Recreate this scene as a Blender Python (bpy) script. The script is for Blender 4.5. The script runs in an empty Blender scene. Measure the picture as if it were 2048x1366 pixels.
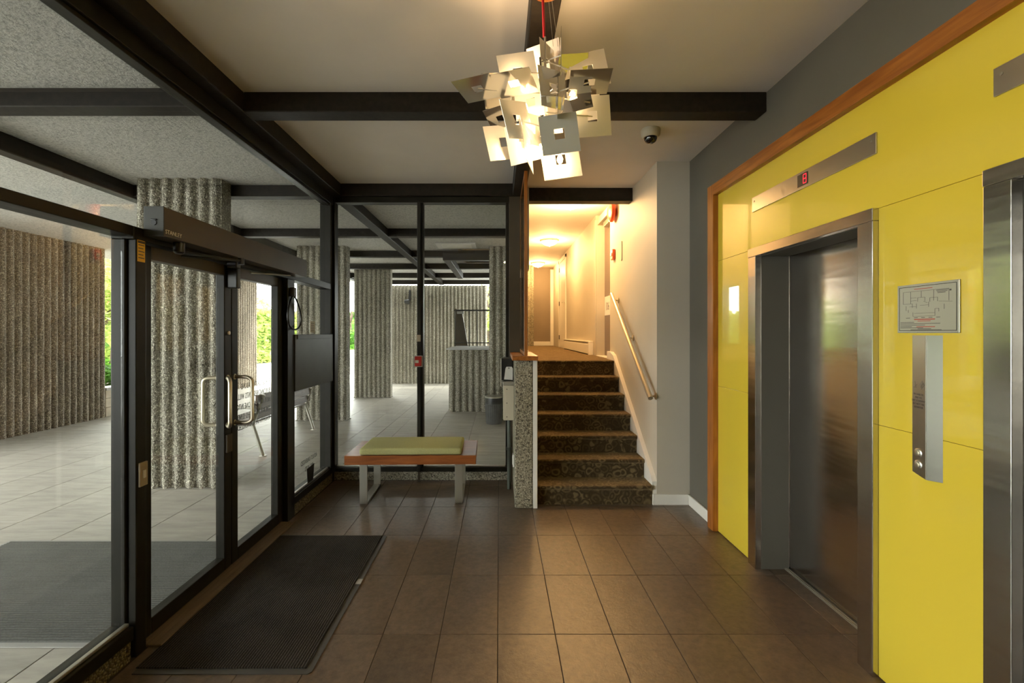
import bpy, bmesh, math, random
from mathutils import Vector, Matrix, Euler
random.seed(7)
R = math.radians
scene = bpy.context.scene
COL = scene.collection

# ------------------------------------------------------------------ camera
cam_d = bpy.data.cameras.new('camera')
cam_d.sensor_width = 36.0
cam_d.lens = 940.0 / 2048.0 * 36.0
cam_d.shift_x = 25.0 / 2048.0
cam_d.shift_y = -17.0 / 2048.0
cam_d.clip_start = 0.05
cam = bpy.data.objects.new('camera', cam_d)
cam.location = (0, 0, 1.6)
cam.rotation_euler = (R(90), 0, 0)
COL.objects.link(cam)
scene.camera = cam

# ------------------------------------------------------------------ world, sun, exposure
world = bpy.data.worlds.new('sky_world')
scene.world = world
world.use_nodes = True
wn = world.node_tree.nodes
wn['Background'].inputs[0].default_value = (1.0, 0.99, 0.97, 1)
wn['Background'].inputs[1].default_value = 12.0
sun_d = bpy.data.lights.new('sun', 'SUN')
sun_d.energy = 3.5
sun_d.angle = R(2)
sun_d.color = (1.0, 0.95, 0.86)
sun = bpy.data.objects.new('sun', sun_d)
sun.rotation_euler = Vector((-0.62, -0.25, -0.80)).to_track_quat('-Z', 'Y').to_euler()
COL.objects.link(sun)
scene.view_settings.view_transform = 'Standard'
scene.view_settings.look = 'None'
scene.view_settings.gamma = 1.0
scene.view_settings.use_curve_mapping = False
scene.view_settings.exposure = 0.22
scene.cycles.max_bounces = 10
scene.cycles.diffuse_bounces = 5
scene.cycles.glossy_bounces = 5
scene.cycles.transparent_max_bounces = 16
scene.cycles.sample_clamp_indirect = 6.0
scene.cycles.use_denoising = True
scene.cycles.caustics_reflective = False
scene.cycles.caustics_refractive = False

# ------------------------------------------------------------------ materials
def new_mat(name):
    m = bpy.data.materials.new(name)
    m.use_nodes = True
    nt = m.node_tree
    return m, nt, nt.nodes['Principled BSDF']

def node(nt, typ, **kw):
    n = nt.nodes.new(typ)
    for k, v in kw.items():
        if k.startswith('i_'):
            n.inputs[k[2:].replace('_', ' ')].default_value = v
        else:
            setattr(n, k, v)
    return n

def coords(nt, scale=(1, 1, 1), out='Object'):
    tc = node(nt, 'ShaderNodeTexCoord')
    mp = node(nt, 'ShaderNodeMapping')
    mp.inputs['Scale'].default_value = scale
    nt.links.new(tc.outputs[out], mp.inputs[0])
    return mp.outputs[0]

def ramp(nt, fac, stops):
    r = node(nt, 'ShaderNodeValToRGB')
    el = r.color_ramp.elements
    while len(el) < len(stops):
        el.new(0.5)
    for e, (p, c) in zip(el, stops):
        e.position = p
        e.color = (*c, 1)
    nt.links.new(fac, r.inputs[0])
    return r.outputs[0]

def bump(nt, b, h, strength=0.3, dist=0.01):
    n = node(nt, 'ShaderNodeBump')
    n.inputs['Strength'].default_value = strength
    n.inputs['Distance'].default_value = dist
    nt.links.new(h, n.inputs['Height'])
    nt.links.new(n.outputs[0], b.inputs['Normal'])
    return n

def plain(name, col, rough=0.5, metal=0.0, spec=0.5, noise=0.0, nscale=40.0, bstr=0.0, emit=None, estr=0.0, coat=0.0):
    m, nt, b = new_mat(name)
    b.inputs['Base Color'].default_value = (*col, 1)
    b.inputs['Roughness'].default_value = rough
    b.inputs['Metallic'].default_value = metal
    b.inputs['Specular IOR Level'].default_value = spec
    b.inputs['Coat Weight'].default_value = coat
    if noise or bstr:
        n = node(nt, 'ShaderNodeTexNoise')
        n.inputs['Scale'].default_value = nscale
        n.inputs['Detail'].default_value = 5
        nt.links.new(coords(nt), n.inputs['Vector'])
        if noise:
            nt.links.new(ramp(nt, n.outputs['Fac'], [(0.3, tuple(c * (1 - noise) for c in col)), (0.7, tuple(min(1, c * (1 + noise)) for c in col))]), b.inputs['Base Color'])
        if bstr:
            bump(nt, b, n.outputs['Fac'], bstr, 0.01)
    if emit:
        b.inputs['Emission Color'].default_value = (*emit, 1)
        b.inputs['Emission Strength'].default_value = estr
    return m

def aggregate(name, scale, dark, mid, light, bstr=0.9, stain=0.25, vscale=(1, 1, 1)):
    """exposed pebble aggregate concrete"""
    m, nt, b = new_mat(name)
    v = coords(nt, vscale)
    vo = node(nt, 'ShaderNodeTexVoronoi')
    vo.inputs['Scale'].default_value = scale
    vo.inputs['Randomness'].default_value = 1.0
    nt.links.new(v, vo.inputs['Vector'])
    sep = node(nt, 'ShaderNodeSeparateColor')
    nt.links.new(vo.outputs['Color'], sep.inputs[0])
    c = ramp(nt, sep.outputs[0], [(0.0, dark), (0.35, mid), (0.75, mid), (0.97, light)])
    edge = ramp(nt, vo.outputs['Distance'], [(0.35, (1, 1, 1)), (0.75, (0.32, 0.30, 0.27))])
    mx = node(nt, 'ShaderNodeMix', data_type='RGBA', blend_type='MULTIPLY')
    mx.inputs[0].default_value = 0.72
    nt.links.new(c, mx.inputs[6]); nt.links.new(edge, mx.inputs[7])
    no = node(nt, 'ShaderNodeTexNoise')
    no.inputs['Scale'].default_value = 1.3
    no.inputs['Detail'].default_value = 4
    nt.links.new(v, no.inputs['Vector'])
    st = ramp(nt, no.outputs['Fac'], [(0.35, (1 - stain, 1 - stain, 1 - stain * 1.1)), (0.65, (1, 1, 1))])
    m2 = node(nt, 'ShaderNodeMix', data_type='RGBA', blend_type='MULTIPLY')
    m2.inputs[0].default_value = 1.0
    nt.links.new(mx.outputs[2], m2.inputs[6]); nt.links.new(st, m2.inputs[7])
    nt.links.new(m2.outputs[2], b.inputs['Base Color'])
    b.inputs['Roughness'].default_value = 0.75
    inv = node(nt, 'ShaderNodeMath', operation='MULTIPLY_ADD')
    inv.inputs[1].default_value = -1.0; inv.inputs[2].default_value = 1.0
    nt.links.new(vo.outputs['Distance'], inv.inputs[0])
    bump(nt, b, inv.outputs[0], bstr, 0.02)
    return m

def stucco(name, col, scale=45):
    m, nt, b = new_mat(name)
    v = coords(nt)
    n = node(nt, 'ShaderNodeTexNoise')
    n.inputs['Scale'].default_value = scale; n.inputs['Detail'].default_value = 6; n.inputs['Roughness'].default_value = 0.65
    nt.links.new(v, n.inputs['Vector'])
    nt.links.new(ramp(nt, n.outputs['Fac'], [(0.32, tuple(c * 0.55 for c in col)), (0.5, col), (0.7, tuple(min(1, c * 1.2) for c in col))]), b.inputs['Base Color'])
    b.inputs['Roughness'].default_value = 0.9
    bump(nt, b, n.outputs['Fac'], 1.0, 0.02)
    return m

def tile_mat(name, c0, c1, c2, rough, bstr, nscale, vary=0.16, stretch=(1, 1, 1)):
    m, nt, b = new_mat(name)
    v = coords(nt, stretch)
    oi = node(nt, 'ShaderNodeObjectInfo')
    add = node(nt, 'ShaderNodeVectorMath', operation='ADD')
    sc = node(nt, 'ShaderNodeMath', operation='MULTIPLY'); sc.inputs[1].default_value = 37.0
    nt.links.new(oi.outputs['Random'], sc.inputs[0])
    nt.links.new(v, add.inputs[0]); nt.links.new(sc.outputs[0], add.inputs[1])
    n = node(nt, 'ShaderNodeTexNoise'); n.inputs['Scale'].default_value = nscale; n.inputs['Detail'].default_value = 7; n.inputs['Roughness'].default_value = 0.7
    nt.links.new(add.outputs[0], n.inputs['Vector'])
    n2 = node(nt, 'ShaderNodeTexNoise'); n2.inputs['Scale'].default_value = 3.0; n2.inputs['Detail'].default_value = 4
    nt.links.new(add.outputs[0], n2.inputs['Vector'])
    col = ramp(nt, n.outputs['Fac'], [(0.3, c0), (0.5, c1), (0.72, c2)])
    br = node(nt, 'ShaderNodeMapRange'); br.inputs[3].default_value = 1 - vary; br.inputs[4].default_value = 1 + vary
    nt.links.new(oi.outputs['Random'], br.inputs[0])
    br2 = node(nt, 'ShaderNodeMapRange'); br2.inputs[1].default_value = 0.3; br2.inputs[2].default_value = 0.7; br2.inputs[3].default_value = 0.88; br2.inputs[4].default_value = 1.1
    nt.links.new(n2.outputs['Fac'], br2.inputs[0])
    mu = node(nt, 'ShaderNodeMath', operation='MULTIPLY')
    nt.links.new(br.outputs[0], mu.inputs[0]); nt.links.new(br2.outputs[0], mu.inputs[1])
    vm = node(nt, 'ShaderNodeVectorMath', operation='SCALE')
    nt.links.new(col, vm.inputs[0]); nt.links.new(mu.outputs[0], vm.inputs['Scale'])
    nt.links.new(vm.outputs[0], b.inputs['Base Color'])
    b.inputs['Roughness'].default_value = rough
    bump(nt, b, n.outputs['Fac'], bstr, 0.01)
    return m

def wood_mat(name, c0, c1, stretch, rough=0.35, coat=0.2):
    m, nt, b = new_mat(name)
    v = coords(nt, stretch)
    n = node(nt, 'ShaderNodeTexNoise'); n.inputs['Scale'].default_value = 6; n.inputs['Detail'].default_value = 6; n.inputs['Distortion'].default_value = 0.6
    nt.links.new(v, n.inputs['Vector'])
    nt.links.new(ramp(nt, n.outputs['Fac'], [(0.3, c0), (0.7, c1)]), b.inputs['Base Color'])
    b.inputs['Roughness'].default_value = rough
    b.inputs['Coat Weight'].default_value = coat
    b.inputs['Coat Roughness'].default_value = 0.2
    return m

def steel_mat(name, col, rough, stretch, bstr=0.05, nscale=30):
    m, nt, b = new_mat(name)
    b.inputs['Metallic'].default_value = 1.0
    b.inputs['Base Color'].default_value = (*col, 1)
    v = coords(nt, stretch)
    n = node(nt, 'ShaderNodeTexNoise'); n.inputs['Scale'].default_value = nscale; n.inputs['Detail'].default_value = 4
    nt.links.new(v, n.inputs['Vector'])
    mr = node(nt, 'ShaderNodeMapRange'); mr.inputs[3].default_value = rough * 0.8; mr.inputs[4].default_value = rough * 1.25
    nt.links.new(n.outputs['Fac'], mr.inputs[0]); nt.links.new(mr.outputs[0], b.inputs['Roughness'])
    b.inputs['Anisotropic'].default_value = 0.0
    v2 = coords(nt, (1.0, 0.7, 5.0))
    n2 = node(nt, 'ShaderNodeTexNoise'); n2.inputs['Scale'].default_value = 2.2; n2.inputs['Detail'].default_value = 2
    nt.links.new(v2, n2.inputs['Vector'])
    bump(nt, b, n2.outputs['Fac'], bstr, 0.02)
    return m

def carpet_mat(name, c0, c1, c2, scale):
    m, nt, b = new_mat(name)
    v = coords(nt)
    no = node(nt, 'ShaderNodeTexNoise'); no.inputs['Scale'].default_value = 9; no.inputs['Detail'].default_value = 2
    nt.links.new(v, no.inputs['Vector'])
    mixv = node(nt, 'ShaderNodeMix', data_type='VECTOR'); mixv.inputs[0].default_value = 0.06
    nt.links.new(v, mixv.inputs[4]); nt.links.new(no.outputs['Color'], mixv.inputs[5])
    vo = node(nt, 'ShaderNodeTexVoronoi'); vo.inputs['Scale'].default_value = scale
    nt.links.new(mixv.outputs[1], vo.inputs['Vector'])
    mu = node(nt, 'ShaderNodeMath', operation='MULTIPLY'); mu.inputs[1].default_value = 17.0
    nt.links.new(vo.outputs['Distance'], mu.inputs[0])
    sn = node(nt, 'ShaderNodeMath', operation='SINE')
    nt.links.new(mu.outputs[0], sn.inputs[0])
    ma = node(nt, 'ShaderNodeMath', operation='MULTIPLY_ADD'); ma.inputs[1].default_value = 0.5; ma.inputs[2].default_value = 0.5
    nt.links.new(sn.outputs[0], ma.inputs[0])
    n3 = node(nt, 'ShaderNodeTexNoise'); n3.inputs['Scale'].default_value = 240; n3.inputs['Detail'].default_value = 2
    nt.links.new(v, n3.inputs['Vector'])
    sep = node(nt, 'ShaderNodeSeparateColor'); nt.links.new(vo.outputs['Color'], sep.inputs[0])
    m3 = node(nt, 'ShaderNodeMath', operation='MULTIPLY'); nt.links.new(ma.outputs[0], m3.inputs[0]); nt.links.new(sep.outputs[1], m3.inputs[1])
    m4 = node(nt, 'ShaderNodeMath', operation='MULTIPLY_ADD'); m4.inputs[1].default_value = 0.35
    nt.links.new(n3.outputs['Fac'], m4.inputs[0]); nt.links.new(m3.outputs[0], m4.inputs[2])
    nt.links.new(ramp(nt, m4.outputs[0], [(0.15, c0), (0.5, c1), (0.9, c2)]), b.inputs['Base Color'])
    b.inputs['Roughness'].default_value = 1.0
    b.inputs['Specular IOR Level'].default_value = 0.1
    b.inputs['Sheen Weight'].default_value = 0.35
    b.inputs['Sheen Tint'].default_value = (1.0, 0.75, 0.42, 1)
    bump(nt, b, n3.outputs['Fac'], 0.6, 0.01)
    return m

def rib_mat(name, c0, c1, axis, freq, bstr=0.7):
    m, nt, b = new_mat(name)
    tc = node(nt, 'ShaderNodeTexCoord')
    sp = node(nt, 'ShaderNodeSeparateXYZ'); nt.links.new(tc.outputs['Object'], sp.inputs[0])
    mu = node(nt, 'ShaderNodeMath', operation='MULTIPLY'); mu.inputs[1].default_value = freq * 2 * math.pi
    nt.links.new(sp.outputs[axis], mu.inputs[0])
    sn = node(nt, 'ShaderNodeMath', operation='SINE'); nt.links.new(mu.outputs[0], sn.inputs[0])
    ma = node(nt, 'ShaderNodeMath', operation='MULTIPLY_ADD'); ma.inputs[1].default_value = 0.5; ma.inputs[2].default_value = 0.5
    nt.links.new(sn.outputs[0], ma.inputs[0])
    no = node(nt, 'ShaderNodeTexNoise'); no.inputs['Scale'].default_value = 90; no.inputs['Detail'].default_value = 5
    nt.links.new(tc.outputs['Object'], no.inputs['Vector'])
    n5 = node(nt, 'ShaderNodeTexNoise'); n5.inputs['Scale'].default_value = 4; n5.inputs['Detail'].default_value = 4
    nt.links.new(tc.outputs['Object'], n5.inputs['Vector'])
    ad = node(nt, 'ShaderNodeMath', operation='MULTIPLY'); nt.links.new(ma.outputs[0], ad.inputs[0]); nt.links.new(no.outputs['Fac'], ad.inputs[1])
    ad2 = node(nt, 'ShaderNodeMath', operation='MULTIPLY_ADD'); ad2.inputs[1].default_value = 0.35
    nt.links.new(n5.outputs['Fac'], ad2.inputs[0]); nt.links.new(ad.outputs[0], ad2.inputs[2])
    nt.links.new(ramp(nt, ad2.outputs[0], [(0.15, c0), (0.75, c1)]), b.inputs['Base Color'])
    b.inputs['Roughness'].default_value = 0.95
    b.inputs['Specular IOR Level'].default_value = 0.15
    bump(nt, b, ad.outputs[0], bstr, 0.01)
    return m

def glass_mat(name, tint=(0.93, 0.96, 0.94)):
    m = bpy.data.materials.new(name); m.use_nodes = True
    nt = m.node_tree; nt.nodes.clear()
    out = node(nt, 'ShaderNodeOutputMaterial')
    tr = node(nt, 'ShaderNodeBsdfTransparent'); tr.inputs[0].default_value = (*tint, 1)
    gl = node(nt, 'ShaderNodeBsdfGlossy'); gl.inputs['Roughness'].default_value = 0.0
    lw = node(nt, 'ShaderNodeLayerWeight'); lw.inputs[0].default_value = 0.5
    pw = node(nt, 'ShaderNodeMath', operation='POWER'); pw.inputs[1].default_value = 5.0
    nt.links.new(lw.outputs['Facing'], pw.inputs[0])
    fr = node(nt, 'ShaderNodeMath', operation='MULTIPLY_ADD'); fr.inputs[1].default_value = 0.90; fr.inputs[2].default_value = 0.04
    nt.links.new(pw.outputs[0], fr.inputs[0])
    mx = node(nt, 'ShaderNodeMixShader')
    nt.links.new(fr.outputs[0], mx.inputs[0]); nt.links.new(tr.outputs[0], mx.inputs[1]); nt.links.new(gl.outputs[0], mx.inputs[2])
    nt.links.new(mx.outputs[0], out.inputs[0])
    return m

def leaf_mat(name, c0, c1):
    m, nt, b = new_mat(name)
    n = node(nt, 'ShaderNodeTexNoise'); n.inputs['Scale'].default_value = 3.0; n.inputs['Detail'].default_value = 5
    nt.links.new(coords(nt), n.inputs['Vector'])
    nt.links.new(ramp(nt, n.outputs['Fac'], [(0.35, c0), (0.65, c1)]), b.inputs['Base Color'])
    b.inputs['Roughness'].default_value = 0.6
    tl = node(nt, 'ShaderNodeBsdfTranslucent'); tl.inputs[0].default_value = (*c1, 1)
    mx = node(nt, 'ShaderNodeMixShader'); mx.inputs[0].default_value = 0.4
    out = nt.nodes['Material Output']
    nt.links.new(b.outputs[0], mx.inputs[1]); nt.links.new(tl.outputs[0], mx.inputs[2]); nt.links.new(mx.outputs[0], out.inputs[0])
    return m

M = {}
M['beam'] = plain('beam_black', (0.017, 0.013, 0.009), 0.55, spec=0.25, noise=0.35, nscale=25, bstr=0.12)
M['frame'] = plain('frame_black', (0.015, 0.0135, 0.0095), 0.40, spec=0.2, noise=0.2, nscale=8)
M['bronze'] = plain('bronze_anodised', (0.062, 0.047, 0.029), 0.42, spec=0.35, noise=0.1, nscale=6)
M['ceiling'] = plain('ceiling_paint', (0.78, 0.73, 0.68), 0.75, noise=0.03, nscale=3)
M['cream'] = plain('cream_paint', (0.52, 0.475, 0.39), 0.6, noise=0.03, nscale=2)
M['white'] = plain('white_trim', (0.78, 0.75, 0.69), 0.45)
M['greywall'] = plain('grey_paint', (0.120, 0.110, 0.088), 0.6, noise=0.06, nscale=1.5)
M['hallend'] = plain('taupe_paint', (0.22, 0.17, 0.115), 0.65, noise=0.04, nscale=3)
M['stucco'] = stucco('stucco_grey', (0.56, 0.55, 0.52))
M['aggregate'] = aggregate('aggregate', 90, (0.16, 0.145, 0.11), (0.40, 0.368, 0.30), (0.86, 0.82, 0.68), 0.55)
M['aggregate_far'] = aggregate('aggregate_wall', 80, (0.17, 0.138, 0.103), (0.40, 0.33, 0.255), (0.84, 0.74, 0.58), 0.55)
M['aggregate_fine'] = aggregate('aggregate_fine', 95, (0.09, 0.08, 0.055), (0.43, 0.385, 0.285), (0.66, 0.60, 0.46), 0.4)
M['aggregate_gold'] = aggregate('aggregate_curb', 80, (0.08, 0.06, 0.03), (0.26, 0.20, 0.10), (0.45, 0.38, 0.2))
M['tile'] = tile_mat('slate_tile', (0.096, 0.068, 0.047), (0.140, 0.100, 0.069), (0.184, 0.132, 0.090), 0.29, 0.26, 26, vary=0.10)
M['grout'] = plain('grout', (0.055, 0.045, 0.036), 0.9)
M['patio'] = tile_mat('patio_tile', (0.325, 0.302, 0.262), (0.41, 0.38, 0.33), (0.475, 0.44, 0.385), 0.5, 0.12, 5, vary=0.05, stretch=(0.6, 3, 1))
M['patio_grout'] = plain('patio_grout', (0.16, 0.145, 0.12), 0.9)
M['wood'] = wood_mat('teak_long', (0.22, 0.064, 0.010), (0.42, 0.145, 0.024), (6, 0.5, 6), coat=0.05)
M['wood_x'] = wood_mat('teak_cross', (0.20, 0.055, 0.013), (0.36, 0.115, 0.028), (0.6, 6, 6))
M['wood_z'] = wood_mat('teak_upright', (0.24, 0.074, 0.012), (0.44, 0.155, 0.027), (7, 7, 0.5), coat=0.05)
M['slatwood'] = wood_mat('bench_slat', (0.075, 0.042, 0.028), (0.13, 0.075, 0.050), (8, 0.6, 8), 0.5)
M['threshold'] = wood_mat('threshold_wood', (0.13, 0.085, 0.045), (0.20, 0.135, 0.075), (8, 0.7, 8), 0.6)
M['yellow'] = plain('yellow_glass', (0.74, 0.56, 0.05), 0.25, spec=0.5, coat=1.0)
M['yellow'].node_tree.nodes['Principled BSDF'].inputs['Coat Roughness'].default_value = 0.015
M['steel'] = steel_mat('brushed_steel', (0.60, 0.57, 0.53), 0.19, (60, 60, 1), 0.10)
M['steel_bright'] = steel_mat('satin_steel', (0.60, 0.58, 0.54), 0.30, (1, 1, 1), 0.03)
M['plate'] = plain('satin_plate', (0.84, 0.81, 0.73), 0.32, metal=0.45)
M['plate_mirror'] = plain('mirror_plate', (0.82, 0.79, 0.72), 0.10, metal=0.97)
M['alu'] = plain('satin_aluminium', (0.46, 0.44, 0.38), 0.38, metal=0.8)
M['brass'] = plain('warm_steel', (0.62, 0.55, 0.42), 0.38, metal=0.9)
M['glass'] = glass_mat('window_glass')
M['carpet'] = carpet_mat('stair_carpet', (0.040, 0.027, 0.015), (0.085, 0.060, 0.031), (0.165, 0.125, 0.065), 13)
M['carpet_hall'] = carpet_mat('hall_carpet', (0.07, 0.045, 0.024), (0.14, 0.095, 0.050), (0.22, 0.155, 0.085), 16)
M['green'] = plain('green_fabric', (0.45, 0.44, 0.20), 0.9, noise=0.12, nscale=160, bstr=0.2, spec=0.2)
M['mat_in'] = rib_mat('mat_pile', (0.010, 0.009, 0.008), (0.066, 0.056, 0.047), 0, 74, 0.45)
M['mat_out'] = rib_mat('mat_ribbed', (0.085, 0.085, 0.078), (0.185, 0.182, 0.168), 0, 0.0)
M['rubber'] = plain('rubber', (0.075, 0.072, 0.068), 0.5)
M['rubber_out'] = plain('rubber_grey', (0.34, 0.33, 0.31), 0.6)
M['black'] = plain('black_plastic', (0.012, 0.012, 0.012), 0.4)
M['dark_panel'] = plain('olive_black_panel', (0.035, 0.034, 0.026), 0.45, metal=0.2, noise=0.25, nscale=5)
M['paper'] = plain('paper', (0.70, 0.68, 0.62), 0.7)
M['paper_warm'] = plain('cream_plate', (0.36, 0.29, 0.20), 0.6)
M['ink'] = plain('ink_black', (0.015, 0.015, 0.015), 0.6)
M['ink_soft'] = plain('ink_grey', (0.10, 0.085, 0.09), 0.6)
M['ink_red'] = plain('ink_red', (0.50, 0.08, 0.05), 0.6)
M['ink_cream'] = plain('ink_cream', (0.80, 0.76, 0.64), 0.6)
M['sticker'] = plain('yellow_sticker', (0.80, 0.45, 0.01), 0.5)
M['red'] = plain('fire_red', (0.55, 0.025, 0.018), 0.35)
M['red_orange'] = plain('bell_red', (0.72, 0.10, 0.035), 0.3, coat=0.3)
M['redcord'] = plain('red_cord', (0.55, 0.012, 0.02), 0.7)
M['signmetal'] = plain('sign_metal', (0.50, 0.49, 0.43), 0.3, metal=0.5)
M['box_cream'] = plain('cream_box', (0.56, 0.50, 0.38), 0.45)
M['conduit'] = plain('green_grey_pipe', (0.085, 0.095, 0.078), 0.45)
M['greydoor'] = plain('grey_door', (0.19, 0.15, 0.13), 0.5)
M['cameradome'] = plain('dome_black', (0.01, 0.008, 0.008), 0.05, spec=0.8)
M['led'] = plain('led_red', (0.6, 0.01, 0.03), 0.4, emit=(1.0, 0.02, 0.06), estr=0.9)
M['lamp'] = plain('lamp_glass', (0.95, 0.85, 0.65), 0.4, emit=(1.0, 0.62, 0.24), estr=9.0)
M['bulb'] = plain('bulb_glow', (1, 0.9, 0.7), 0.4, emit=(1.0, 0.66, 0.28), estr=60.0)
M['concrete'] = plain('driveway_concrete', (0.46, 0.455, 0.445), 0.85, noise=0.08, nscale=2)
M['stone'] = plain('planter_stone', (0.56, 0.48, 0.37), 0.8, noise=0.18, nscale=5, bstr=0.2)
M['soil'] = plain('soil', (0.06, 0.045, 0.03), 1.0, noise=0.3, nscale=12)
M['bark'] = plain('bark', (0.10, 0.07, 0.05), 0.95, noise=0.4, nscale=14, bstr=0.6)
M['leaf_yellow'] = leaf_mat('leaf_yellow_green', (0.20, 0.29, 0.045), (0.46, 0.54, 0.15))
M['leaf_green'] = leaf_mat('leaf_green', (0.035, 0.12, 0.012), (0.16, 0.36, 0.04))
M['leaf_autumn'] = leaf_mat('leaf_autumn', (0.36, 0.34, 0.06), (0.75, 0.42, 0.22))
M['leaf_grey'] = leaf_mat('leaf_blue_green', (0.08, 0.15, 0.12), (0.22, 0.34, 0.27))
M['pink'] = plain('hatch_white', (0.62, 0.60, 0.58), 0.6)
M['well'] = plain('skylight_well', (0.62, 0.46, 0.27), 0.8)
M['can'] = plain('can_grey', (0.085, 0.085, 0.085), 0.45, noise=0.2, nscale=8)
M['kraft'] = plain('clip_clear', (0.55, 0.53, 0.50), 0.15, coat=0.6)

# ------------------------------------------------------------------ mesh helpers
ORG = {}          # object -> world origin of its local space

class MB:
    def __init__(self):
        self.v = []; self.f = []; self.smooth = []
    def add(self, vs, fs, smooth=False):
        o = len(self.v)
        self.v += [tuple(p) for p in vs]
        self.f += [tuple(i + o for i in f) for f in fs]
        self.smooth += [smooth] * len(fs)
        return self
    def box(self, x0, x1, y0, y1, z0, z1):
        x0, x1 = min(x0, x1), max(x0, x1); y0, y1 = min(y0, y1), max(y0, y1); z0, z1 = min(z0, z1), max(z0, z1)
        v = [(x0, y0, z0), (x1, y0, z0), (x1, y1, z0), (x0, y1, z0), (x0, y0, z1), (x1, y0, z1), (x1, y1, z1), (x0, y1, z1)]
        return self.add(v, [(3, 2, 1, 0), (4, 5, 6, 7), (0, 1, 5, 4), (1, 2, 6, 5), (2, 3, 7, 6), (3, 0, 4, 7)])
    def bbox(self, x0, x1, y0, y1, z0, z1, b=0.004, seg=2):
        """box with rounded edges"""
        x0, x1 = min(x0, x1), max(x0, x1); y0, y1 = min(y0, y1), max(y0, y1); z0, z1 = min(z0, z1), max(z0, z1)
        bm = bmesh.new()
        bmesh.ops.create_cube(bm, size=1.0)
        for vv in bm.verts:
            vv.co = ((x0 + x1) / 2 + vv.co.x * (x1 - x0), (y0 + y1) / 2 + vv.co.y * (y1 - y0), (z0 + z1) / 2 + vv.co.z * (z1 - z0))
        b = min(b, 0.45 * min(x1 - x0, y1 - y0, z1 - z0))
        bmesh.ops.bevel(bm, geom=list(bm.edges), offset=b, segments=seg, affect='EDGES', profile=0.5)
        bm.verts.index_update()
        self.add([vv.co[:] for vv in bm.verts], [[q.index for q in f.verts] for f in bm.faces])
        bm.free()
        return self
    def prism(self, poly, axis, a0, a1):
        """poly: 2D points; axis 0 -> (y,z) poly along x, 1 -> (x,z) along y, 2 -> (x,y) along z"""
        def P(p, a):
            return (a, p[0], p[1]) if axis == 0 else ((p[0], a, p[1]) if axis == 1 else (p[0], p[1], a))
        n = len(poly)
        vs = [P(p, a0) for p in poly] + [P(p, a1) for p in poly]
        fs = [tuple(range(n - 1, -1, -1)), tuple(range(n, 2 * n))]
        fs += [(i, (i + 1) % n, n + (i + 1) % n, n + i) for i in range(n)]
        return self.add(vs, fs)
    def tube(self, pts, r, seg=10, closed_caps=True):
        pts = [Vector(p) for p in pts]
        rings = []
        prev = None
        for i, p in enumerate(pts):
            if i == 0: t = pts[1] - pts[0]
            elif i == len(pts) - 1: t = pts[-1] - pts[-2]
            else: t = (pts[i + 1] - p).normalized() + (p - pts[i - 1]).normalized()
            t.normalize()
            if prev is None:
                ref = Vector((0, 0, 1)) if abs(t.z) < 0.9 else Vector((1, 0, 0))
                u = t.cross(ref).normalized()
            else:
                u = (prev - t * prev.dot(t)).normalized()
            prev = u
            w = t.cross(u)
            rr = r[i] if isinstance(r, (list, tuple)) else r
            rings.append([p + (u * math.cos(2 * math.pi * k / seg) + w * math.sin(2 * math.pi * k / seg)) * rr for k in range(seg)])
        vs = [q for ring in rings for q in ring]
        fs = []
        for i in range(len(rings) - 1):
            for k in range(seg):
                a = i * seg + k; b = i * seg + (k + 1) % seg
                fs.append((a, b, b + seg, a + seg))
        if closed_caps:
            fs.append(tuple(range(seg - 1, -1, -1)))
            fs.append(tuple(range((len(rings) - 1) * seg, len(rings) * seg)))
        return self.add(vs, fs, True)
    def lathe(self, prof, c, axis=2, seg=28, sign=1):
        """prof: list of (radius, height) turned about the axis through c"""
        vs = []; fs = []
        for (r, h) in prof:
            for k in range(seg):
                a = 2 * math.pi * k / seg
                p = [0, 0, 0]
                p[axis] = h * sign
                p[(axis + 1) % 3] = r * math.cos(a); p[(axis + 2) % 3] = r * math.sin(a)
                vs.append((c[0] + p[0], c[1] + p[1], c[2] + p[2]))
        for i in range(len(prof) - 1):
            for k in range(seg):
                a = i * seg + k; b = i * seg + (k + 1) % seg
                fs.append((a, b, b + seg, a + seg))
        fs.append(tuple(range(seg - 1, -1, -1))); fs.append(tuple(range((len(prof) - 1) * seg, len(prof) * seg)))
        return self.add(vs, fs, True)
    def build(self, name, mat, parent=None, kind=None, label=None, weld=False):
        me = bpy.data.meshes.new(name)
        o = ORG.get(parent, Vector((0, 0, 0)))
        me.from_pydata([(p[0] - o[0], p[1] - o[1], p[2] - o[2]) for p in self.v], [], self.f)
        me.polygons.foreach_set('use_smooth', self.smooth)
        bm = bmesh.new(); bm.from_mesh(me)
        bmesh.ops.recalc_face_normals(bm, faces=bm.faces)
        bm.to_mesh(me); bm.free()
        if any(self.smooth):
            try: me.set_sharp_from_angle(angle=R(40))
            except Exception: pass
        me.materials.append(M[mat])
        ob = bpy.data.objects.new(name, me)
        COL.objects.link(ob)
        if parent is not None:
            ob.parent = parent
        ORG[ob] = Vector(o)
        if kind: ob['kind'] = kind
        if label: ob['label'] = label
        return ob

def thing(name, label, cat, loc=(0, 0, 0), group=None):
    o = bpy.data.objects.new(name, None)
    o.empty_display_size = 0.1
    o.location = loc
    COL.objects.link(o)
    ORG[o] = Vector(loc)
    o['label'] = label; o['category'] = cat
    if group: o['group'] = group
    return o

def tag(o, label, cat, group=None):
    o['label'] = label; o['category'] = cat
    if group: o['group'] = group
    return o

def struct(name, mb, mat):
    return mb.build(name, mat, None, 'structure')

def struct_root(name, loc=(0, 0, 0)):
    o = bpy.data.objects.new(name, None)
    o.location = loc; o['kind'] = 'structure'
    COL.objects.link(o); ORG[o] = Vector(loc)
    return o

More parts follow.
